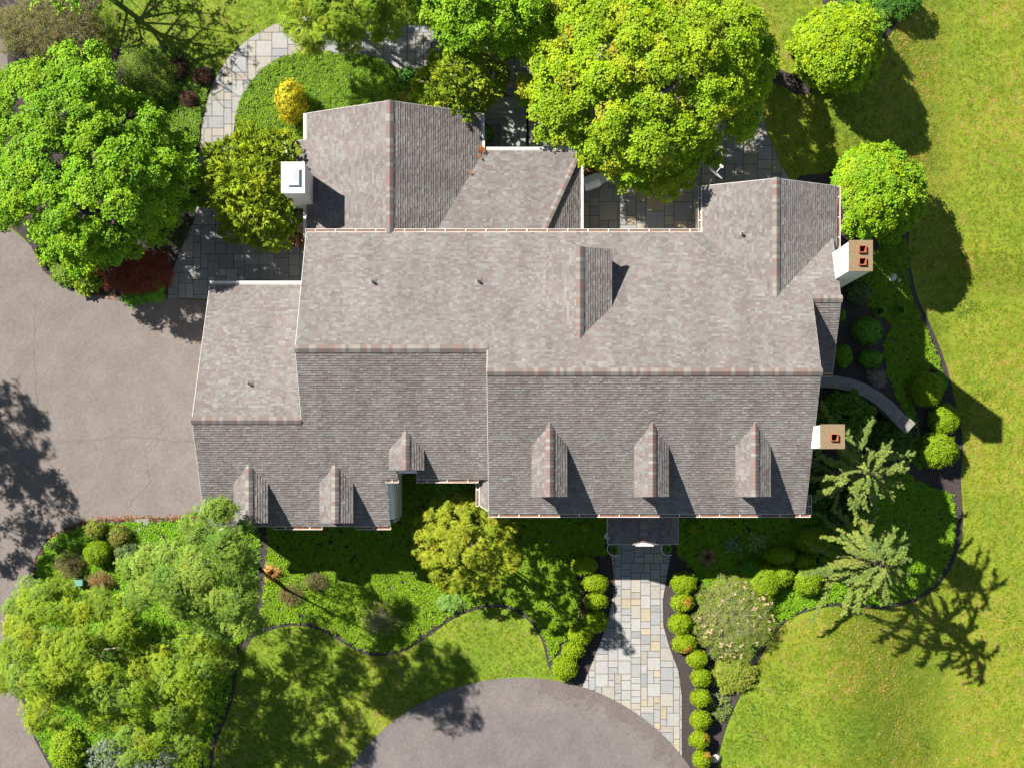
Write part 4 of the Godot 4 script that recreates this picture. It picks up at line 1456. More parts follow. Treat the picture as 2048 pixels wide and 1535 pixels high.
	t = thing("larch_tree", "spreading larch with long needled branches overhanging the lawn edge", "tree")
	conifer(t, 1772, 1128, 7.0, 3.1, {"cols": larch, "branches": 50, "skew": Vector3(-0.7, 0, 0.5)})
	t = thing("larch_tree", "smaller larch with a star of needled branches beside the single flue chimney", "tree")
	conifer(t, 1742, 945, 8.4, 3.0, {"cols": larch, "branches": 42, "skew": Vector3(0.4, 0, -0.5)})
	# trees beyond the frame, known by the shadows they throw
	t = thing("bare_tree", "thinly leaved tree with bare limbs beyond the garden path, its shadow on the grass", "tree")
	bare_tree(t, gp(196, -22), 7.5, 3.2, 1, bright)
	t = thing("shade_tree", "tall broadleaf tree across the drive, its shadow on the asphalt", "tree")
	crown(t, [-720,510, -640,430, -540,420, -470,470, -440,550, -450,620, -470,690, -530,730, -620,720, -710,670], 4.0, 12.0, {"cols": bright, "seed": 51, "per": 16, "girth": 0.24, "fork": 3.0, "gap": 0.2, "lobe": 1.5})
	t = thing("shade_tree", "second tall broadleaf tree across the drive, nearer the bed of feathery trees", "tree")
	crown(t, [-470,760, -400,700, -310,700, -250,750, -225,840, -235,930, -295,1000, -395,1000, -470,930], 3.5, 9.5, {"cols": bright, "seed": 53, "per": 16, "girth": 0.22, "fork": 2.6, "gap": 0.2, "lobe": 1.5})

# ------------------------------------------------------------------ shrubs

var core_mesh: ArrayMesh

func ball_core() -> ArrayMesh:
	if core_mesh == null:
		var sp := SphereMesh.new()
		sp.radius = 0.88
		sp.height = 1.76
		sp.radial_segments = 20
		sp.rings = 10
		core_mesh = ArrayMesh.new()
		core_mesh.add_surface_from_arrays(Mesh.PRIMITIVE_TRIANGLES, sp.get_mesh_arrays())
	return core_mesh

func ball(o: Node3D, rx: float, ry: float, rz: float, opt: Dictionary) -> void:
	# clipped shrub: dense sprigs over an ellipsoid standing on its own centre height
	var kind: String = opt.get("leaf", "box")
	var meshes: Array = L[kind]
	var density: float = opt.get("density", 210.0)
	var rough: float = opt.get("rough", 0.085)
	var n := int(density * PI * (rx * rz * 1.2 + ry * (rx + rz)) * 0.9)
	var bunch := Bunch.new()
	var lump := FastNoiseLite.new()
	lump.seed = rng.randi() % 1000
	lump.frequency = opt.get("lump", 1.6)
	var c := Vector3(0, ry * 0.92, 0)
	for i in n:
		var d := Vector3(rng.randfn(), rng.randfn(), rng.randfn()).normalized()
		if d.y < -0.45:
			d.y = -d.y
		var k := 1.0 + lump.get_noise_3d(d.x * rx * 2.0, d.y * ry * 2.0, d.z * rz * 2.0) * rough * 2.5 + rr(-rough, rough * 0.4)
		# clipped shape: a little squarer than an ellipsoid
		var flat := pow(pow(absf(d.x), 2.05) + pow(absf(d.y), 2.05) + pow(absf(d.z), 2.05), -1.0 / 2.05)
		var p := c + Vector3(d.x * rx, d.y * ry, d.z * rz) * flat * k
		var nrm := Vector3(d.x / rx, d.y / ry, d.z / rz).normalized()
		var col: Color = opt.cols[rng.randi() % opt.cols.size()]
		if opt.has("scorch") and d.distance_to(opt.scorch) < 0.42 * rr(0.6, 1.3):
			col = opt.burnt
		bunch.add(rng.randi() % meshes.size(), turned(p, (nrm + Vector3(rr(-1, 1), rr(-1, 1), rr(-1, 1)) * 0.35).normalized(), rr(0.8, 1.25) * opt.get("size", 1.0)), vary(col, 0.13, 0.05))
	lay(o, "foliage", bunch, meshes)
	var core := part(o, "branches", ball_core(), M.twig, c)
	core.scale = Vector3(rx, ry, rz) * 0.96

func shrub(called: String, label: String, u: float, v: float, ru: float, rv: float, h: float, opt: Dictionary, group := "") -> Node3D:
	# u, v, ru, rv: outline of the shrub in the photograph; h: its height
	var g := gp(u, v)
	var at := pt(u, v, g.y + h * 0.55)
	at.y = th(at.x, at.z)
	var k := (CAM_H - at.y - h * 0.5) / FOCAL
	var o := thing(called, label, "shrub", at, group)
	ball(o, ru * k - 0.055, h / 2.0, rv * k - 0.055, opt)
	return o

func loose(called: String, label: String, u: float, v: float, ru: float, rv: float, h: float, opt: Dictionary) -> Node3D:
	# open shrub: sprigs through the whole volume, with stems
	var g := gp(u, v)
	var at := pt(u, v, g.y + h * 0.6)
	at.y = th(at.x, at.z)
	var k := (CAM_H - at.y - h * 0.5) / FOCAL
	var o := thing(called, label, opt.get("category", "shrub"), at)
	var meshes: Array = L[opt.get("leaf", "broad")]
	var bunch := Bunch.new()
	var n: int = opt.get("n", 300)
	var lump := FastNoiseLite.new()
	lump.seed = rng.randi() % 1000
	lump.frequency = 1.1
	var wood := Shape.new()
	for i in opt.get("stems", 16):
		var a := rng.randf() * TAU
		var r: float = sqrt(rng.randf()) * opt.get("stem_reach", 0.9)
		var e := Vector3(cos(a) * r * ru * k, h * rr(0.55, 1.0) * (1.0 - 0.35 * r), sin(a) * r * rv * k)
		var m := e * 0.5 + Vector3(rr(-0.1, 0.1), h * 0.12, rr(-0.1, 0.1))
		wood.tube([Vector3(rr(-0.05, 0.05), -0.05, rr(-0.05, 0.05)), m, e], [0.016, 0.011, 0.004], 4)
		for j in opt.get("twigs", 2):
			var q := m.lerp(e, rr(0.0, 0.9))
			wood.tube([q, q + Vector3(rr(-1, 1), rr(0.0, 0.8), rr(-1, 1)) * 0.35 * ru * k], [0.007, 0.003], 3)
	for i in n:
		var a := rng.randf() * TAU
		var r := sqrt(rng.randf())
		var edge := 1.0 + 0.35 * lump.get_noise_2d(cos(a) * 2.0, sin(a) * 2.0)
		var top := h * sqrt(maxf(0.05, 1.0 - r * r * 0.8)) * (1.0 + 0.3 * lump.get_noise_2d(cos(a) * r * ru * k * 2.0, sin(a) * r * rv * k * 2.0))
		var p := Vector3(cos(a) * r * ru * k * edge, top * (1.0 - pow(rng.randf(), 1.6) * opt.get("fill", 0.6)), sin(a) * r * rv * k * edge)
		var up := (Vector3.UP + Vector3(p.x, 0, p.z) / (ru * k) * 0.5 + Vector3(rr(-1, 1), rr(-0.5, 0.5), rr(-1, 1)) * 0.4).normalized()
		var out := Vector3(p.x + rr(-0.1, 0.1), rr(-0.1, 0.3), p.z + rr(-0.1, 0.1))
		var tr := facing(p, out, rr(0.8, 1.3)) if opt.get("leaf", "broad") == "fan" else turned(p, up, rr(0.75, 1.25))
		bunch.add(rng.randi() % meshes.size(), tr, vary(opt.cols[rng.randi() % opt.cols.size()], 0.16, 0.06))
	part(o, "stems", wood.mesh(), opt.get("bark", M.bark))
	if n:
		lay(o, "foliage", bunch, meshes)
	if opt.has("bloom"):
		var fb := Bunch.new()
		for i in opt.get("blooms", 60):
			var a := rng.randf() * TAU
			var r := sqrt(rng.randf())
			fb.add(0, turned(Vector3(cos(a) * r * ru * k, h * (0.75 + 0.3 * (1.0 - r)), sin(a) * r * rv * k), Vector3.UP, rr(0.8, 1.4)), vary(opt.bloom, 0.2))
		lay(o, "flowers", fb, L.bloom)
	return o

func grass_clump(called: String, label: String, u: float, v: float, r_px: float, h: float, cols: Array, group := "") -> void:
	# arching blades from one crown
	var at := gp(u, v)
	var o := thing(called, label, "plant", at, group)
	var s := Shape.new()
	var reach := r_px * CAM_H / FOCAL
	for i in 130:
		var a := rng.randf() * TAU
		var d := Vector3(cos(a), 0, sin(a))
		var l := reach * rr(0.5, 1.15)
		var side := d.cross(Vector3.UP) * 0.012
		var p0 := d * 0.04
		var p1 := d * l * 0.5 + Vector3(0, h * rr(0.7, 1.0), 0)
		var p2 := d * l + Vector3(0, h * rr(0.2, 0.8), 0)
		var c := vary(cols[rng.randi() % cols.size()], 0.2, 0.08)
		s.quad(p0 - side, p0 + side, p1 + side, p1 - side, c)
		s.tri(p1 - side, p1 + side, p2, c)
	part(o, "blades", s.mesh(), M.grass)

func build_shrubs() -> void:
	var lime := [Color(0.215, 0.32, 0.003), Color(0.19, 0.295, 0.003), Color(0.24, 0.335, 0.004)]
	var leafy := [Color(0.20, 0.315, 0.006), Color(0.175, 0.285, 0.005), Color(0.225, 0.335, 0.008)]
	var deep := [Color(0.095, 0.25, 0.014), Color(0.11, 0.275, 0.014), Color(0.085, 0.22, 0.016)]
	var count := ["first", "second", "third", "fourth", "fifth", "sixth", "seventh", "eighth", "ninth", "tenth"]
	var west := [[1168, 1131, 29, 22], [1191, 1166, 28, 22], [1192, 1202, 27, 20], [1190, 1243, 29, 25], [1161, 1269, 28, 25], [1146, 1301, 25, 21], [1129, 1334, 29, 27]]
	for i in west.size():
		var w: Array = west[i]
		shrub("boxwood", "clipped lime boxwood, %s from the porch in the walkway's curved row of seven" % count[i], w[0], w[1], w[2] - 1.5, w[3] - 1.5, 0.95, {"cols": lime}, "boxwoods in the curved row of seven")
	var east := [[1368, 1166, 27, 25], [1365, 1205, 25, 20], [1361, 1247, 25, 23], [1369, 1286, 26, 21], [1395, 1317, 22, 20], [1402, 1355, 21, 20], [1402, 1396, 22, 20], [1402, 1439, 22, 21], [1400, 1478, 21, 20], [1404, 1518, 20, 20]]
	for i in east.size():
		var w: Array = east[i]
		var opt := {"cols": lime}
		var extra := ""
		if i in [1, 3, 8, 9]:
			opt.scorch = [Vector3(0.4, 0.85, 0.2), Vector3(0.4, 0.8, -0.2), Vector3(0.1, 0.85, 0.35), Vector3(0.2, 0.7, 0.6), Vector3.UP, Vector3.UP, Vector3.UP, Vector3.UP, Vector3(0.65, 0.6, -0.3), Vector3(0.5, 0.6, -0.5)][i]
			opt.burnt = Color(0.46, 0.25, 0.04)
			extra = " with scorched patch"
		shrub("boxwood", "lime boxwood%s, %s from the porch in the walkway's row of ten" % [extra, count[i]], w[0], w[1], w[2], w[3], 1.05, opt, "boxwoods in the row of ten")
	# clipped shrubs on the east side
	shrub("clipped_yew", "round dark grey green yew at the foot of the double flue chimney", 1718, 587, 27, 25, 1.1, {"cols": [Color(0.087, 0.123, 0.042), Color(0.109, 0.138, 0.042)], "leaf": "yew"})
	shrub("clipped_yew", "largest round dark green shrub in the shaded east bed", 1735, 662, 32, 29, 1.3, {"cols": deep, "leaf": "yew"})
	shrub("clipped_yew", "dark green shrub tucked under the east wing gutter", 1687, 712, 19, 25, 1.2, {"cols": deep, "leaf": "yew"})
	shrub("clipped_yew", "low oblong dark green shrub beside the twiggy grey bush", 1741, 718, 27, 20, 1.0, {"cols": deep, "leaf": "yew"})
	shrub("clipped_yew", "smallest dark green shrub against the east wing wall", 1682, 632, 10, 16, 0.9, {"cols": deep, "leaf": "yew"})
	shrub("round_shrub", "round green shrub half shaded, first of the trio along the east lawn edge", 1852, 778, 36, 36, 1.4, {"cols": leafy, "rough": 0.1}, "trio of round shrubs by the lawn edge")
	shrub("round_shrub", "sunlit green shrub, middle of the trio along the east lawn edge", 1888, 838, 32, 32, 1.3, {"cols": leafy, "rough": 0.1}, "trio of round shrubs by the lawn edge")
	shrub("round_shrub", "sunlit green shrub, widest of the trio, above a bare mulch patch", 1874, 900, 40, 37, 1.4, {"cols": leafy, "rough": 0.1}, "trio of round shrubs by the lawn edge")
	shrub("round_shrub", "small bright shrub pressed against the widest of the lawn edge trio", 1905, 905, 16, 20, 0.8, {"cols": leafy, "rough": 0.1})
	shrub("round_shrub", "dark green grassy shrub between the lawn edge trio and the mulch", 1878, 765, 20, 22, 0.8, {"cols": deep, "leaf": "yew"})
	# clipped shrubs right of the front door
	shrub("clipped_shrub", "oval dark green shrub in the shade below the east corner gutter", 1627, 1080, 35, 27, 1.1, {"cols": leafy, "rough": 0.08})
	shrub("clipped_shrub", "shaded green shrub at the back of the cluster beside the larch", 1562, 1112, 32, 20, 1.1, {"cols": leafy, "rough": 0.08})
	shrub("clipped_shrub", "small shaded green shrub filling the gap in the cluster beside the larch", 1608, 1124, 24, 16, 0.9, {"cols": leafy, "rough": 0.08})
	shrub("clipped_shrub", "broad bright green shrub next to the pale flowering bush", 1530, 1162, 34, 36, 1.2, {"cols": leafy, "rough": 0.1})
	shrub("clipped_shrub", "bright green shrub in the middle of the cluster beside the larch", 1566, 1148, 24, 24, 1.1, {"cols": leafy, "rough": 0.1})
	shrub("clipped_shrub", "bright green shrub touching the larch branches", 1616, 1160, 30, 31, 1.1, {"cols": leafy, "rough": 0.1})
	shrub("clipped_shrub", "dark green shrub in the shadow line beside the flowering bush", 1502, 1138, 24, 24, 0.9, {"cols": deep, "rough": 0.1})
	shrub("small_box", "small yellow green shrub under the gutter beside the porch roof's downpipe", 1170, 1054, 12, 10, 0.6, {"cols": lime, "rough": 0.15})
	shrub("small_box", "small yellow green shrub under the gutter beyond the porch", 1388, 1056, 14, 11, 0.6, {"cols": lime, "rough": 0.15})
	# west bed
	shrub("round_shrub", "neat round bright green shrub in the bed by the drive", 194, 1105, 28, 25, 1.3, {"cols": leafy, "rough": 0.08})
	shrub("round_shrub", "thin yellowing round shrub next to the neat round one", 190, 1057, 23, 20, 1.0, {"cols": [Color(0.174, 0.232, 0.024), Color(0.217, 0.232, 0.036)], "rough": 0.18, "density": 120.0})
	shrub("round_shrub", "thin browning round shrub near the concrete slab", 236, 1071, 23, 22, 1.0, {"cols": [Color(0.16, 0.21, 0.024), Color(0.261, 0.217, 0.06)], "rough": 0.18, "density": 120.0})
	loose("broad_bush", "leafy green bush behind the round shrub under the feathery trees", 255, 1110, 30, 26, 0.9, {"cols": [Color(0.087, 0.138, 0.036), Color(0.109, 0.16, 0.042)], "n": 420, "leaf": "cover"})
	loose("dry_bush", "dry brown twiggy bush beside the green utility box", 135, 1130, 30, 26, 0.9, {"cols": [Color(0.232, 0.174, 0.072), Color(0.16, 0.131, 0.054), Color(0.131, 0.16, 0.048)], "n": 260, "leaf": "fine", "stems": 34})
	loose("dry_bush", "reddish dry bush between the utility box and the feathery trees", 200, 1160, 26, 15, 0.7, {"cols": [Color(0.319, 0.16, 0.072), Color(0.217, 0.174, 0.06)], "n": 170, "leaf": "fine", "stems": 22})
	loose("silver_juniper", "silvery blue juniper at the end of the bed beside the drive", 265, 1512, 95, 40, 0.9, {"cols": [Color(0.17, 0.21, 0.15), Color(0.13, 0.17, 0.12), Color(0.20, 0.24, 0.18)], "n": 900, "leaf": "yew", "stems": 30})
	loose("round_shrub", "bright green leafy shrub at the drive edge below the feathery trees", 130, 1500, 32, 40, 1.2, {"cols": leafy, "n": 700, "leaf": "cover"})
	loose("leafy_shrub", "bright yellow green leafy shrub in the bed near the lawn corner", 440, 1315, 34, 34, 0.8, {"cols": [Color(0.174, 0.268, 0.024), Color(0.203, 0.29, 0.036)], "n": 460, "leaf": "cover"})
	# front bed
	grass_clump("dry_grass", "spiky orange brown ornamental grass next to the soft green feathery tree", 546, 1144, 22, 0.55, [Color(0.464, 0.232, 0.072), Color(0.348, 0.174, 0.06), Color(0.522, 0.319, 0.108)])
	loose("dry_bush", "brown dry bush beside the orange grass", 582, 1190, 26, 22, 0.6, {"cols": [Color(0.232, 0.131, 0.06), Color(0.145, 0.145, 0.048)], "n": 150, "leaf": "fine", "stems": 30})
	loose("dry_bush", "brown twiggy bush in the front bed, on the house shadow's edge", 632, 1164, 24, 20, 0.6, {"cols": [Color(0.189, 0.145, 0.06), Color(0.116, 0.131, 0.042)], "n": 130, "leaf": "fine", "stems": 30})
	loose("twiggy_shrub", "pale bare twigged shrub amid the groundcover of the front bed", 760, 1240, 42, 34, 0.8, {"cols": [Color(0.203, 0.232, 0.06), Color(0.246, 0.275, 0.072)], "n": 260, "leaf": "fine", "stems": 46, "twigs": 4, "bark": M.pale_bark})
	loose("lacy_shrub", "lacy pale green shrub at the foot of the golden conifer", 900, 1205, 24, 12, 0.4, {"cols": [Color(0.17, 0.30, 0.05), Color(0.14, 0.26, 0.04)], "n": 150, "leaf": "feather"})
	loose("flowering_shrub", "large sparse shrub with pale pink blossom between boxwoods and lawn", 1470, 1235, 82, 84, 1.3, {"cols": [Color(0.20, 0.28, 0.03), Color(0.24, 0.31, 0.05), Color(0.17, 0.25, 0.02), Color(0.26, 0.26, 0.09)], "n": 2800, "leaf": "fine", "stems": 90, "twigs": 5, "bark": M.pale_bark, "bloom": Color(0.52, 0.38, 0.26), "blooms": 55})
	loose("leafy_shrub", "low leafy shrub between the flowering bush and the bare mulch", 1465, 1350, 46, 34, 0.5, {"cols": [Color(0.189, 0.261, 0.024), Color(0.246, 0.275, 0.036)], "n": 700, "leaf": "cover"})
	loose("trailing_plant", "straggling leafy plant on bare mulch beside the row of ten boxwoods", 1440, 1415, 24, 32, 0.25, {"category": "plant", "cols": [Color(0.145, 0.232, 0.048), Color(0.203, 0.261, 0.06)], "n": 90, "leaf": "cover", "stems": 10})
	grass_clump("bare_bush", "spiky bare brown bush in the shaded bed beside the porch", 1413, 1112, 22, 0.6, [Color(0.232, 0.145, 0.072), Color(0.319, 0.217, 0.12)])
	loose("star_plant", "light green star leaved plant in the shaded bed, nearest the dark shrubs", 1514, 1086, 17, 16, 0.6, {"category": "plant", "cols": [Color(0.203, 0.319, 0.072)], "n": 46, "leaf": "broad"})
	loose("star_plant", "pale green star leaved plant in the shaded bed, nearer the bare bush", 1468, 1092, 14, 14, 0.5, {"category": "plant", "cols": [Color(0.145, 0.261, 0.084)], "n": 36, "leaf": "broad"})
	loose("hydrangea", "large leaved bright plant in the shaded notch under the mid gutter", 893, 972, 26, 13, 0.9, {"category": "plant", "cols": [Color(0.145, 0.319, 0.024)], "n": 60, "leaf": "broad"})
	# east bed
	grass_clump("iris_clump", "dark green sword leaved clump beside the largest yew", 1757, 624, 17, 0.5, deep, "sword leaved clumps in the east bed")
	grass_clump("iris_clump", "dark green sword leaved clump further out from the largest yew", 1797, 621, 18, 0.5, deep, "sword leaved clumps in the east bed")
	loose("twiggy_bush", "leafless grey twiggy bush leaning on the curved garden wall", 1755, 757, 26, 22, 0.9, {"cols": deep, "n": 0, "stems": 70, "twigs": 6, "bark": M.pale_bark})
	loose("spreading_juniper", "dark green spreading evergreen with ferny sprays inside the curved wall", 1688, 832, 54, 38, 1.2, {"cols": [Color(0.0798, 0.181, 0.012), Color(0.109, 0.225, 0.0144), Color(0.0653, 0.145, 0.012)], "n": 900, "leaf": "fan", "stems": 20, "fill": 0.8})
	loose("spreading_juniper", "dark feathery evergreen at the foot of the single flue chimney", 1680, 985, 55, 55, 1.3, {"cols": [Color(0.0435, 0.102, 0.0168), Color(0.0653, 0.138, 0.0168)], "n": 650, "leaf": "fan", "stems": 20, "fill": 0.8})
	loose("spreading_juniper", "dark feathery evergreen between the larches and the garden wall", 1775, 880, 40, 34, 1.2, {"cols": [Color(0.058, 0.123, 0.0168), Color(0.0798, 0.16, 0.0168)], "n": 420, "leaf": "fan", "stems": 14, "fill": 0.8})
	# north side
	shrub("golden_cypress", "small bright golden yellow conifer near the north wing gable", 581, 203, 29, 40, 2.2, {"cols": [Color(0.609, 0.522, 0.024), Color(0.522, 0.478, 0.024), Color(0.435, 0.435, 0.024)], "leaf": "cover", "rough": 0.2, "density": 160.0, "lump": 2.6})
	loose("leafy_shrub", "airy yellow green shrub beside the large maple", 285, 150, 62, 58, 1.5, {"cols": [Color(0.167, 0.246, 0.024), Color(0.203, 0.261, 0.036), Color(0.131, 0.203, 0.024)], "n": 1300, "leaf": "fine", "stems": 30})
	var plum := [Color(0.0798, 0.0319, 0.0264), Color(0.109, 0.0464, 0.0336), Color(0.0653, 0.0319, 0.024)]
	loose("barberry", "dark maroon barberry nearest the airy yellow green shrub", 357, 136, 17, 21, 0.7, {"cols": plum, "n": 340, "leaf": "fine"})
	loose("barberry", "dark maroon barberry nearest the bend of the path", 402, 151, 18, 15, 0.7, {"cols": plum, "n": 300, "leaf": "fine"})
	loose("barberry", "faded maroon barberry close under the large maple", 376, 196, 16, 15, 0.6, {"cols": plum + [Color(0.174, 0.102, 0.06)], "n": 260, "leaf": "fine"})
	loose("red_maple_shrub", "weeping red leaved Japanese maple at the corner of the drive bed", 268, 538, 76, 46, 1.5, {"cols": [Color(0.196, 0.0377, 0.0192), Color(0.145, 0.0319, 0.0168), Color(0.232, 0.058, 0.0264)], "n": 2000, "leaf": "fine", "stems": 30, "fill": 0.5})
	loose("leafy_shrub", "bright green big leaved shrub at the drive edge, left of the red maple", 172, 556, 24, 30, 0.8, {"cols": [Color(0.189, 0.29, 0.0144), Color(0.217, 0.304, 0.0192)], "n": 330, "leaf": "broad"})
	loose("leafy_shrub", "green small leaved shrub beside a pale stone at the drive edge", 128, 545, 26, 26, 0.7, {"cols": [Color(0.131, 0.232, 0.0192), Color(0.16, 0.261, 0.024)], "n": 420, "leaf": "cover"})
	loose("leafy_shrub", "bright green shrub under the maple's edge at the drive curve", 95, 500, 20, 30, 0.8, {"cols": [Color(0.203, 0.304, 0.0144), Color(0.174, 0.275, 0.0144)], "n": 320, "leaf": "broad"})
	loose("fern", "bright green fern below the red leaved maple", 305, 580, 17, 16, 0.4, {"category": "plant", "cols": [Color(0.102, 0.261, 0.0144)], "n": 130, "leaf": "feather"})
	loose("fern", "low green fern along the asphalt below the red leaved maple", 268, 595, 22, 8, 0.3, {"category": "plant", "cols": [Color(0.087, 0.217, 0.0144)], "n": 90, "leaf": "feather"})
	loose("rosemary_bush", "dark grey green spiky bush beside the west patio", 350, 455, 18, 26, 0.8, {"cols": [Color(0.0653, 0.087, 0.042), Color(0.087, 0.116, 0.054)], "n": 160, "leaf": "blade"})
	loose("leafy_shrub", "mid green leafy shrub near the tip of the island bed", 812, 158, 16, 20, 0.7, {"cols": [Color(0.0725, 0.189, 0.024)], "n": 150, "leaf": "broad"})
	loose("leafy_shrub", "yellowish leafy shrub beside the north wing gable peak", 812, 190, 13, 11, 0.6, {"cols": [Color(0.174, 0.203, 0.036)], "n": 110, "leaf": "cover"})
	loose("scrub", "tangled scrubby bush of dry twigs and small leaves at the drive's far corner", 95, 45, 120, 68, 1.8, {"cols": [Color(0.189, 0.203, 0.048), Color(0.232, 0.189, 0.072), Color(0.131, 0.16, 0.036)], "n": 3600, "leaf": "fine", "stems": 130, "twigs": 5, "bark": M.pale_bark})
	loose("spreading_shrub", "dark green shrub in the far bed behind the round lawn tree", 1790, -5, 52, 40, 1.0, {"cols": [Color(0.0508, 0.16, 0.0144), Color(0.0725, 0.189, 0.0168)], "n": 900, "leaf": "cover"})
	grass_clump("iris_clump", "light green sword leaved clump in the far bed by the round lawn tree", 1770, 28, 17, 0.5, [Color(0.145, 0.275, 0.024), Color(0.189, 0.319, 0.036)])
	for x in [[1228, 1098, "ferny green plant in the curved white edging at the porch's west column"], [1334, 1097, "ferny green plant in the curved white edging at the porch's east column"]]:
		grass_clump("porch_plant", x[2], x[0], x[1], 12, 0.3, [Color(0.102, 0.246, 0.0144), Color(0.145, 0.29, 0.018)])

# ------------------------------------------------------------------ ground cover and turf

func cover(called: String, label: String, outline: PackedVector2Array, avoid: Array, per_m2: float, cols: Array, kind: String, h: float, sd: int, inset := 0.2) -> void:
	var o := thing(called, label, "ground cover")
	o.set_meta("kind", "stuff")
	var meshes: Array = L[kind]
	var bunch := Bunch.new()
	var lump := FastNoiseLite.new()
	lump.seed = sd
	lump.frequency = 0.7
	for piece in Geometry2D.offset_polygon(outline, -inset):
		var b := bounds(piece)
		for i in int(b.get_area() * per_m2):
			var p := b.position + Vector2(rng.randf(), rng.randf()) * b.size
			if not inside(p, piece):
				continue
			var skip := false
			for a in avoid:
				if inside(p, a):
					skip = true
					break
			var l := lump.get_noise_2d(p.x, p.y)
			if skip or l < -0.7:
				continue
			var y := th(p.x, p.y) + 0.03 + h * (0.6 + 0.5 * l) * rr(0.5, 1.0)
			bunch.add(rng.randi() % meshes.size(), turned(Vector3(p.x, y, p.y), Vector3(rr(-0.3, 0.3), 1, rr(-0.3, 0.3)).normalized(), rr(0.75, 1.3)), vary(cols[rng.randi() % cols.size()], 0.2, 0.06))
	lay(o, "leaves", bunch, meshes)

func build_ground_cover() -> void:
	var ivy := [Color(0.15, 0.27, 0.005), Color(0.125, 0.24, 0.005), Color(0.18, 0.295, 0.008)]
	var lush := [Color(0.14, 0.31, 0.006), Color(0.12, 0.28, 0.006), Color(0.175, 0.325, 0.008)]
	var footprint := rect(-14.0, -7.9, 13.4, 0.3)
	var front := rect(-1.2, 0.3, 12.0, 1.7)
	var garage := rect(-14.0, 0.3, -5.8, 2.4)
	var row := plan([1140,1112, 1228,1108, 1232,1200, 1204,1292, 1168,1376, 1094,1352, 1104,1312, 1128,1282, 1158,1228, 1160,1170])
	cover("pachysandra", "glossy green groundcover filling the front bed up to the winding lawn edge", Z.bed_front, [footprint, front, garage, row], 150.0, ivy, "cover", 0.14, 3)
	cover("pachysandra", "green groundcover under the feathery trees beside the drive", Z.bed_west, [garage], 110.0, lush, "cover", 0.14, 4)
	var e1 := plan([1345,1030, 1345,1110, 1420,1190, 1440,1300, 1450,1370, 1490,1355, 1530,1290, 1562,1252, 1605,1225, 1680,1210, 1760,1217, 1830,1202, 1882,1165, 1912,1105, 1918,1040, 1912,985, 1850,960, 1800,930, 1760,960, 1650,960, 1640,1000])
	cover("pachysandra", "green groundcover of the bed between front door and larches", e1, [footprint, front], 150.0, lush + [ivy[0]], "cover", 0.14, 5)
	var e2 := plan([1700,560, 1760,480, 1815,470, 1825,580, 1855,650, 1885,722, 1895,760, 1860,745, 1800,770, 1770,740, 1755,700, 1775,650, 1720,610])
	cover("pachysandra", "green groundcover of the shaded bed beside the east lawn", e2, [footprint], 140.0, ivy, "cover", 0.14, 6)
	var e3 := plan([1770,735, 1850,742, 1822,790, 1835,850, 1850,900, 1842,945, 1812,905, 1838,862, 1795,800])
	cover("pachysandra", "strip of green groundcover between the curved wall and the round shrubs", e3, [], 130.0, lush, "cover", 0.14, 15, 0.02)
	cover("pachysandra", "green groundcover of the island bed inside the curved path", Z.bed_island, [rect(-9.6, -15.8, -2.0, -9.0)], 150.0, [Color(0.13, 0.25, 0.010), Color(0.165, 0.28, 0.012), Color(0.11, 0.22, 0.010)], "cover", 0.2, 7, 0.06)
	var m1 := plan([240,92, 292,88, 345,97, 392,124, 428,150, 410,200, 400,260, 396,300, 330,280, 260,200])
	cover("pachysandra", "green groundcover around the maroon barberries beside the path", m1, [], 140.0, [Color(0.125, 0.25, 0.015), Color(0.16, 0.27, 0.025)], "cover", 0.2, 8, 0.05)
	var n1 := plan([1690,60, 1745,112, 1775,75, 1800,40, 1835,12, 1850,-60, 1640,-60])
	cover("pachysandra", "green groundcover of the far bed behind the round lawn tree", n1, [], 60.0, lush, "cover", 0.16, 9)
	# turf blades where the lawn is in view
	var grass := thing("grass", "mown lawn grass with dry straw coloured patches", "grass")
	grass.set_meta("kind", "stuff")
	var bunch := Bunch.new()
	var lawns := [
		plan([1420,1560, 1500,1352, 1562,1252, 1680,1210, 1760,1217, 1882,1165, 1926,1040, 1926,880, 1890,722, 1818,505, 1818,440, 1700,330, 1590,365, 1520,200, 1540,100, 1480,-40, 2100,-40, 2100,1580]),
		plan([482,1290, 545,1258, 592,1250, 682,1283, 762,1311, 852,1275, 940,1222, 985,1213, 1062,1246, 1096,1330, 1112,1352, 1000,1356, 850,1400, 760,1470, 690,1560, 400,1560, 470,1375]),
		plan([120,120, 215,-30, 620,-30, 560,45, 498,77, 430,146, 345,97, 245,93]),
	]
	var beds := [Z.bed_front, Z.bed_east, Z.bed_west, Z.bed_north, Z.bed_hill, Z.bed_shade, Z.bed_maple, Z.path, Z.patio_north, Z.drive_circle]
	for poly in lawns:
		var b := bounds(poly)
		for i in int(b.get_area() * 100.0):
			var p := b.position + Vector2(rng.randf(), rng.randf()) * b.size
			if not inside(p, poly):
				continue
			var skip := false
			for a in beds:
				if inside(p, a):
					skip = true
					break
			if skip:
				continue
			var tone := lawn_tone(Vector3(p.x, 0, p.y))
			var dry := fine_patch.get_noise_2d(p.x * 3.0, p.y * 3.0) + patch.get_noise_2d(p.x, p.y) * 0.6
			var c := Color(0.115, 0.165, 0.004)
			if dry + rr(-0.35, 0.35) > 0.32:
				c = Color(0.25, 0.215, 0.06)
			elif dry > 0.0:
				c = Color(0.155, 0.185, 0.006)
			c = vary(Color(c.r * tone.r, c.g * tone.g, c.b), 0.2, 0.05)
			bunch.add(rng.randi() % 2, turned(Vector3(p.x, th(p.x, p.y) - 0.004, p.y), Vector3(rr(-0.25, 0.25), 1, rr(-0.25, 0.25)).normalized(), rr(0.85, 1.4)), c)
	lay(grass, "blades", bunch, L.grass)
	var weeds := Bunch.new()
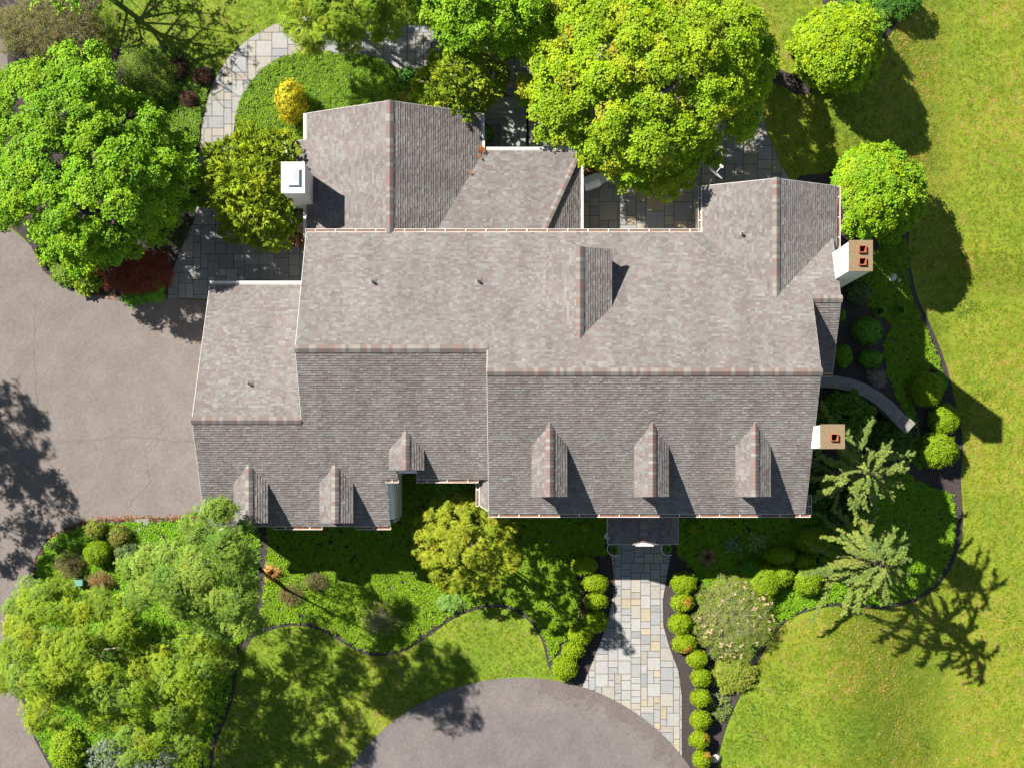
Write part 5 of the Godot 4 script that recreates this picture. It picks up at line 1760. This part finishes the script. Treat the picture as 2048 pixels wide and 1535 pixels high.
	for i in 110:
		var q := gp(rr(1480, 2040), rr(20, 1530))
		if inside(Vector2(q.x, q.z), lawns[0]):
			weeds.add(0, turned(q + Vector3(0, 0.06, 0), Vector3.UP, rr(0.35, 0.6)), Color(0.55, 0.40, 0.01))
	var clover := Bunch.new()
	for i in 26:
		var c := gp(rr(1500, 2040), rr(300, 1530))
		for k in 60:
			var q := Vector2(c.x + rng.randfn() * 0.35, c.z + rng.randfn() * 0.3)
			if inside(q, lawns[0]) and not inside(q, Z.bed_east):
				clover.add(rng.randi() % 2, turned(Vector3(q.x, th(q.x, q.y) + 0.03, q.y), Vector3.UP, rr(0.3, 0.5)), vary(Color(0.075, 0.155, 0.008), 0.2))
	lay(grass, "dandelions", weeds, L.bloom)
	lay(grass, "clover", clover, L.cover)

# ------------------------------------------------------------------ other things

func build_objects() -> void:
	# satellite dish on a pipe mast at the wing's eave
	var foot := pt(1419, 369, 5.2)
	var dish := thing("satellite_dish", "grey satellite dish on a pipe mast at the north east wing's gable", "satellite dish", foot)
	var s := Shape.new()
	s.tube([Vector3(0, -0.35, 0.12), Vector3(0, -0.2, 0), Vector3(0.02, 0.75, -0.12)], [0.03, 0.03, 0.03], 10)
	part(dish, "mast", s.mesh(), M.grey_metal)
	var head := Vector3(0.12, 0.78, -0.30)
	var face := Vector3(0.62, 0.34, -0.70).normalized()
	var side := face.cross(Vector3.UP).normalized()
	var upv := side.cross(face).normalized()
	var bowl := Shape.new()
	for ring in 5:
		for k in 28:
			var q := []
			for e in [[0, 0], [0, 1], [1, 1], [1, 0]]:
				var r: float = (ring + e[0]) / 5.0
				var a: float = TAU * (k + e[1]) / 28.0
				q.append(head + side * cos(a) * r * 0.40 + upv * sin(a) * r * 0.36 + face * (r * r * 0.07))
			bowl.quad(q[0], q[1], q[2], q[3])
	part(dish, "reflector", bowl.mesh(), plain_mat(Color(0.40, 0.39, 0.39), 0.5))
	var arm := Shape.new()
	arm.bar(head - upv * 0.36, head + face * 0.48 - upv * 0.10, 0.04, 0.05)
	arm.bar(head + face * 0.44 - upv * 0.10 - side * 0.09, head + face * 0.44 - upv * 0.10 + side * 0.09, 0.09, 0.08)
	part(dish, "feed_arm", arm.mesh(), plain_mat(Color(0.45, 0.45, 0.45), 0.5))
	# barbecue in the courtyard corner
	var bq := pt(1183, 362, 1.75)
	var grill := thing("barbecue_grill", "stainless barbecue grill with side shelves standing in the courtyard corner", "grill", Vector3(bq.x, th(bq.x, bq.z) + 0.05, bq.z))
	grill.rotation.y = deg_to_rad(20)
	var cart := Shape.new()
	cart.box(Vector3(-0.36, 0.08, -0.26), Vector3(0.36, 0.78, 0.26))
	part(grill, "cart", cart.mesh(), M.grey_metal)
	var hood := Shape.new()
	var prof := [Vector2(0.30, 0.80), Vector2(0.31, 0.92), Vector2(0.22, 1.08), Vector2(0.05, 1.14), Vector2(-0.20, 1.12), Vector2(-0.30, 1.0), Vector2(-0.31, 0.80)]
	for i in prof.size() - 1:
		hood.quad(Vector3(-0.38, prof[i].y, prof[i].x), Vector3(0.38, prof[i].y, prof[i].x), Vector3(0.38, prof[i + 1].y, prof[i + 1].x), Vector3(-0.38, prof[i + 1].y, prof[i + 1].x))
	for e in [-0.38, 0.38]:
		for i in range(1, prof.size() - 1):
			hood.tri(Vector3(e, prof[0].y, prof[0].x), Vector3(e, prof[i].y, prof[i].x), Vector3(e, prof[i + 1].y, prof[i + 1].x))
	part(grill, "hood", hood.mesh(), M.steel)
	var hb := Shape.new()
	hb.bar(Vector3(-0.28, 0.98, 0.35), Vector3(0.28, 0.98, 0.35), 0.03, 0.03)
	part(grill, "handle", hb.mesh(), M.steel)
	for e in [-1, 1]:
		var sh := Shape.new()
		sh.box(Vector3(e * 0.58 - 0.18, 0.80, -0.24), Vector3(e * 0.58 + 0.18, 0.835, 0.24))
		part(grill, "side_shelf", sh.mesh(), M.steel)
		for f in [-0.2, 0.2]:
			var wheel := Shape.new()
			wheel.tube([Vector3(e * 0.3 - 0.02, 0.05, f), Vector3(e * 0.3 + 0.02, 0.05, f)], [0.05, 0.05], 10)
			part(grill, "wheel", wheel.mesh(), M.rubber)
	# split logs, stacked in two places
	for d in [[588, 482, 0.62, "rack of split firewood beside the bay of the north wing", 0.0], [1177, 344, 0.5, "small pile of reddish split logs behind the barbecue grill", 0.5]]:
		var at := gp(d[0], d[1], 0.3)
		at.y = th(at.x, at.z) + 0.05
		var pile := thing("firewood_pile", d[3], "firewood", at)
		pile.rotation.y = d[4]
		for row in 4:
			for k in 6:
				var lg := Shape.new()
				var x := -0.36 + 0.14 * k + (0.07 if row % 2 else 0.0)
				lg.tube([Vector3(x, 0.07 + row * 0.115, -0.24 + rr(-0.05, 0.05)), Vector3(x + rr(-0.02, 0.02), 0.07 + row * 0.115, 0.24 + rr(-0.05, 0.05))], [0.062, 0.058], 6)
				part(pile, "log", lg.mesh(), M.wood if (k + row) % 3 else M.log_end)
	# green utility box
	var ub := gp(163, 1163)
	var util := thing("utility_box", "small green utility box in the bed beside the drive", "utility box", ub)
	var ubx := Shape.new()
	ubx.box(Vector3(-0.19, 0, -0.13), Vector3(0.19, 0.55, 0.13))
	part(util, "cabinet", ubx.mesh(), M.green_paint)
	var ul := Shape.new()
	ul.box(Vector3(-0.205, 0.55, -0.145), Vector3(0.205, 0.585, 0.145))
	part(util, "lid", ul.mesh(), M.green_paint)
	# curved garden wall with coping
	var line := [[1600, 762], [1640, 762], [1670, 763], [1700, 769], [1730, 780], [1757, 796], [1780, 815], [1796, 832], [1809, 845]]
	var wall := thing("garden_wall", "low curved concrete garden wall running out from the east wing", "wall")
	for i in line.size() - 1:
		var w := Shape.new()
		var ya := 0.28
		var a := pt(line[i][0], line[i][1], ya)
		var b := pt(line[i + 1][0], line[i + 1][1], ya)
		var prev := pt(line[maxi(i - 1, 0)][0], line[maxi(i - 1, 0)][1], ya)
		var nxt := pt(line[mini(i + 2, line.size() - 1)][0], line[mini(i + 2, line.size() - 1)][1], ya)
		var na := (b - prev).cross(Vector3.UP).normalized() * 0.30
		var nb := (nxt - a).cross(Vector3.UP).normalized() * 0.30
		w.prism(PackedVector2Array([Vector2(a.x + na.x, a.z + na.z), Vector2(b.x + nb.x, b.z + nb.z), Vector2(b.x - nb.x, b.z - nb.z), Vector2(a.x - na.x, a.z - na.z)]), -2.4, ya)
		part(wall, "coping", w.mesh(), M.concrete)
	var pier := Shape.new()
	var pc := pt(1813, 848, 0.31)
	pier.cell(Transform3D(Basis(Vector3.UP, deg_to_rad(-42)), Vector3(pc.x, -1.05, pc.z)), Vector3(0.30, 1.36, 0.33))
	part(wall, "pier", pier.mesh(), M.concrete)
	# curved white edging at the porch
	for x in [[1228, 1096, "curved white edging around the plant at the porch's west column"], [1336, 1096, "curved white edging around the plant at the porch's east column"]]:
		var c := gp(x[0], x[1])
		var ring := thing("plant_edging", x[2], "edging", c)
		var e := Shape.new()
		for k in 18:
			var a0 := PI * 0.35 + PI * 0.95 * k / 18.0
			var a1 := PI * 0.35 + PI * 0.95 * (k + 1) / 18.0
			e.bar(Vector3(cos(a0) * 0.33, 0.16, sin(a0) * 0.33), Vector3(cos(a1) * 0.33, 0.16, sin(a1) * 0.33), 0.03, 0.3)
		part(ring, "rim", e.mesh(), M.white)
	# pale stones
	for x in [[1782, 555, 0.26, "pale garden stone in the groundcover beside the east lawn", "rock"], [1797, 560, 0.13, "small pale stone next to the larger one beside the east lawn", "rock"], [98, 527, 0.18, "pale stone among shrubs at the drive edge", "rock"], [1431, 1515, 0.24, "pale rounded stone beside the last boxwood of the row of ten", "rock"]]:
		var o := thing("garden_stone", x[3], "stone", gp(x[0], x[1]))
		var sp := SphereMesh.new()
		sp.radial_segments = 14
		sp.rings = 8
		var arr := sp.get_mesh_arrays()
		var lump := FastNoiseLite.new()
		lump.seed = int(x[0])
		lump.frequency = 1.4
		var v: PackedVector3Array = arr[Mesh.ARRAY_VERTEX]
		for i in v.size():
			v[i] = v[i] * 2.0 * x[2] * (1.0 + 0.5 * lump.get_noise_3dv(v[i] * 3.0)) * Vector3(1, 0.6, 0.8)
		arr[Mesh.ARRAY_VERTEX] = v
		var am := ArrayMesh.new()
		am.add_surface_from_arrays(Mesh.PRIMITIVE_TRIANGLES, arr)
		part(o, "stone", am, plain_mat(Color(0.42, 0.40, 0.36), 0.9), Vector3(0, x[2] * 0.4, 0))
	# fallen leaves: rusty drifts along the drive's edges, strays on the asphalt
	var drift := thing("leaf_litter", "rusty fallen leaves drifted along the edges of the drive and patio", "leaf litter")
	drift.set_meta("kind", "stuff")
	var lb2 := Bunch.new()
	var runs := [[95,1076, 180,1038, 3.0], [180,1038, 420,1033, 5.0], [90,548, 200,591, 2.5], [200,591, 335,598, 2.0], [60,1150, 100,1078, 3.0], [272,1066, 300,1066, 4.0], [1270,455, 1400,455, 1.0]]
	for r in runs:
		var a := gp(r[0], r[1])
		var b := gp(r[2], r[3])
		for i in int(a.distance_to(b) * 7.0 * r[4]):
			var p := a.lerp(b, rng.randf()) + Vector3(rng.randfn() * 0.07, 0, rng.randfn() * 0.07)
			lb2.add(rng.randi() % 2, turned(Vector3(p.x, th(p.x, p.z) + 0.05, p.z), Vector3(rr(-0.3, 0.3), 1, rr(-0.3, 0.3)).normalized(), rr(0.3, 0.6)), vary([Color(0.36, 0.13, 0.03), Color(0.26, 0.10, 0.03), Color(0.42, 0.22, 0.07)][rng.randi() % 3], 0.25))
	for r in [[963, 300, 3.30, 0.10, 40], [957, 312, 3.45, 0.05, 10], [940, 345, 3.62, 0.04, 8], [970, 922, 5.42, 0.10, 60], [964, 936, 5.30, 0.07, 40]]:
		var c := pt(r[0], r[1], r[2])
		for i in r[4]:
			lb2.add(rng.randi() % 2, turned(c + Vector3(rng.randfn() * r[3], rr(0.0, 0.06), rng.randfn() * r[3]), Vector3(rr(-0.3, 0.3), 1, rr(-0.3, 0.3)).normalized(), rr(0.3, 0.55)), vary([Color(0.40, 0.14, 0.03), Color(0.30, 0.11, 0.03)][rng.randi() % 2], 0.25))
	for i in 70:
		var p := gp(rr(10, 400), rr(600, 1030))
		lb2.add(0, turned(p + Vector3(0, 0.05, 0), Vector3.UP, rr(0.2, 0.38)), vary(Color(0.45, 0.33, 0.08), 0.2))
	lay(drift, "leaves", lb2, L.cover)
	# lantern on the courtyard wall
	var ln := pt(1394, 405, 2.6)
	var lamp := thing("wall_lantern", "small metal lantern on the courtyard wall under the wing's gutter", "lantern", ln)
	var lb := Shape.new()
	lb.tube([Vector3(0, 0, 0), Vector3(0, 0.02, 0), Vector3(0, 0.22, 0), Vector3(0, 0.30, 0)], [0.05, 0.08, 0.10, 0.01], 8)
	part(lamp, "lantern_body", lb.mesh(), M.grey_metal)
	var lk := Shape.new()
	lk.bar(Vector3(0.0, 0.15, 0), Vector3(0.32, 0.15, 0), 0.03, 0.03)
	part(lamp, "bracket", lk.mesh(), M.grey_metal)
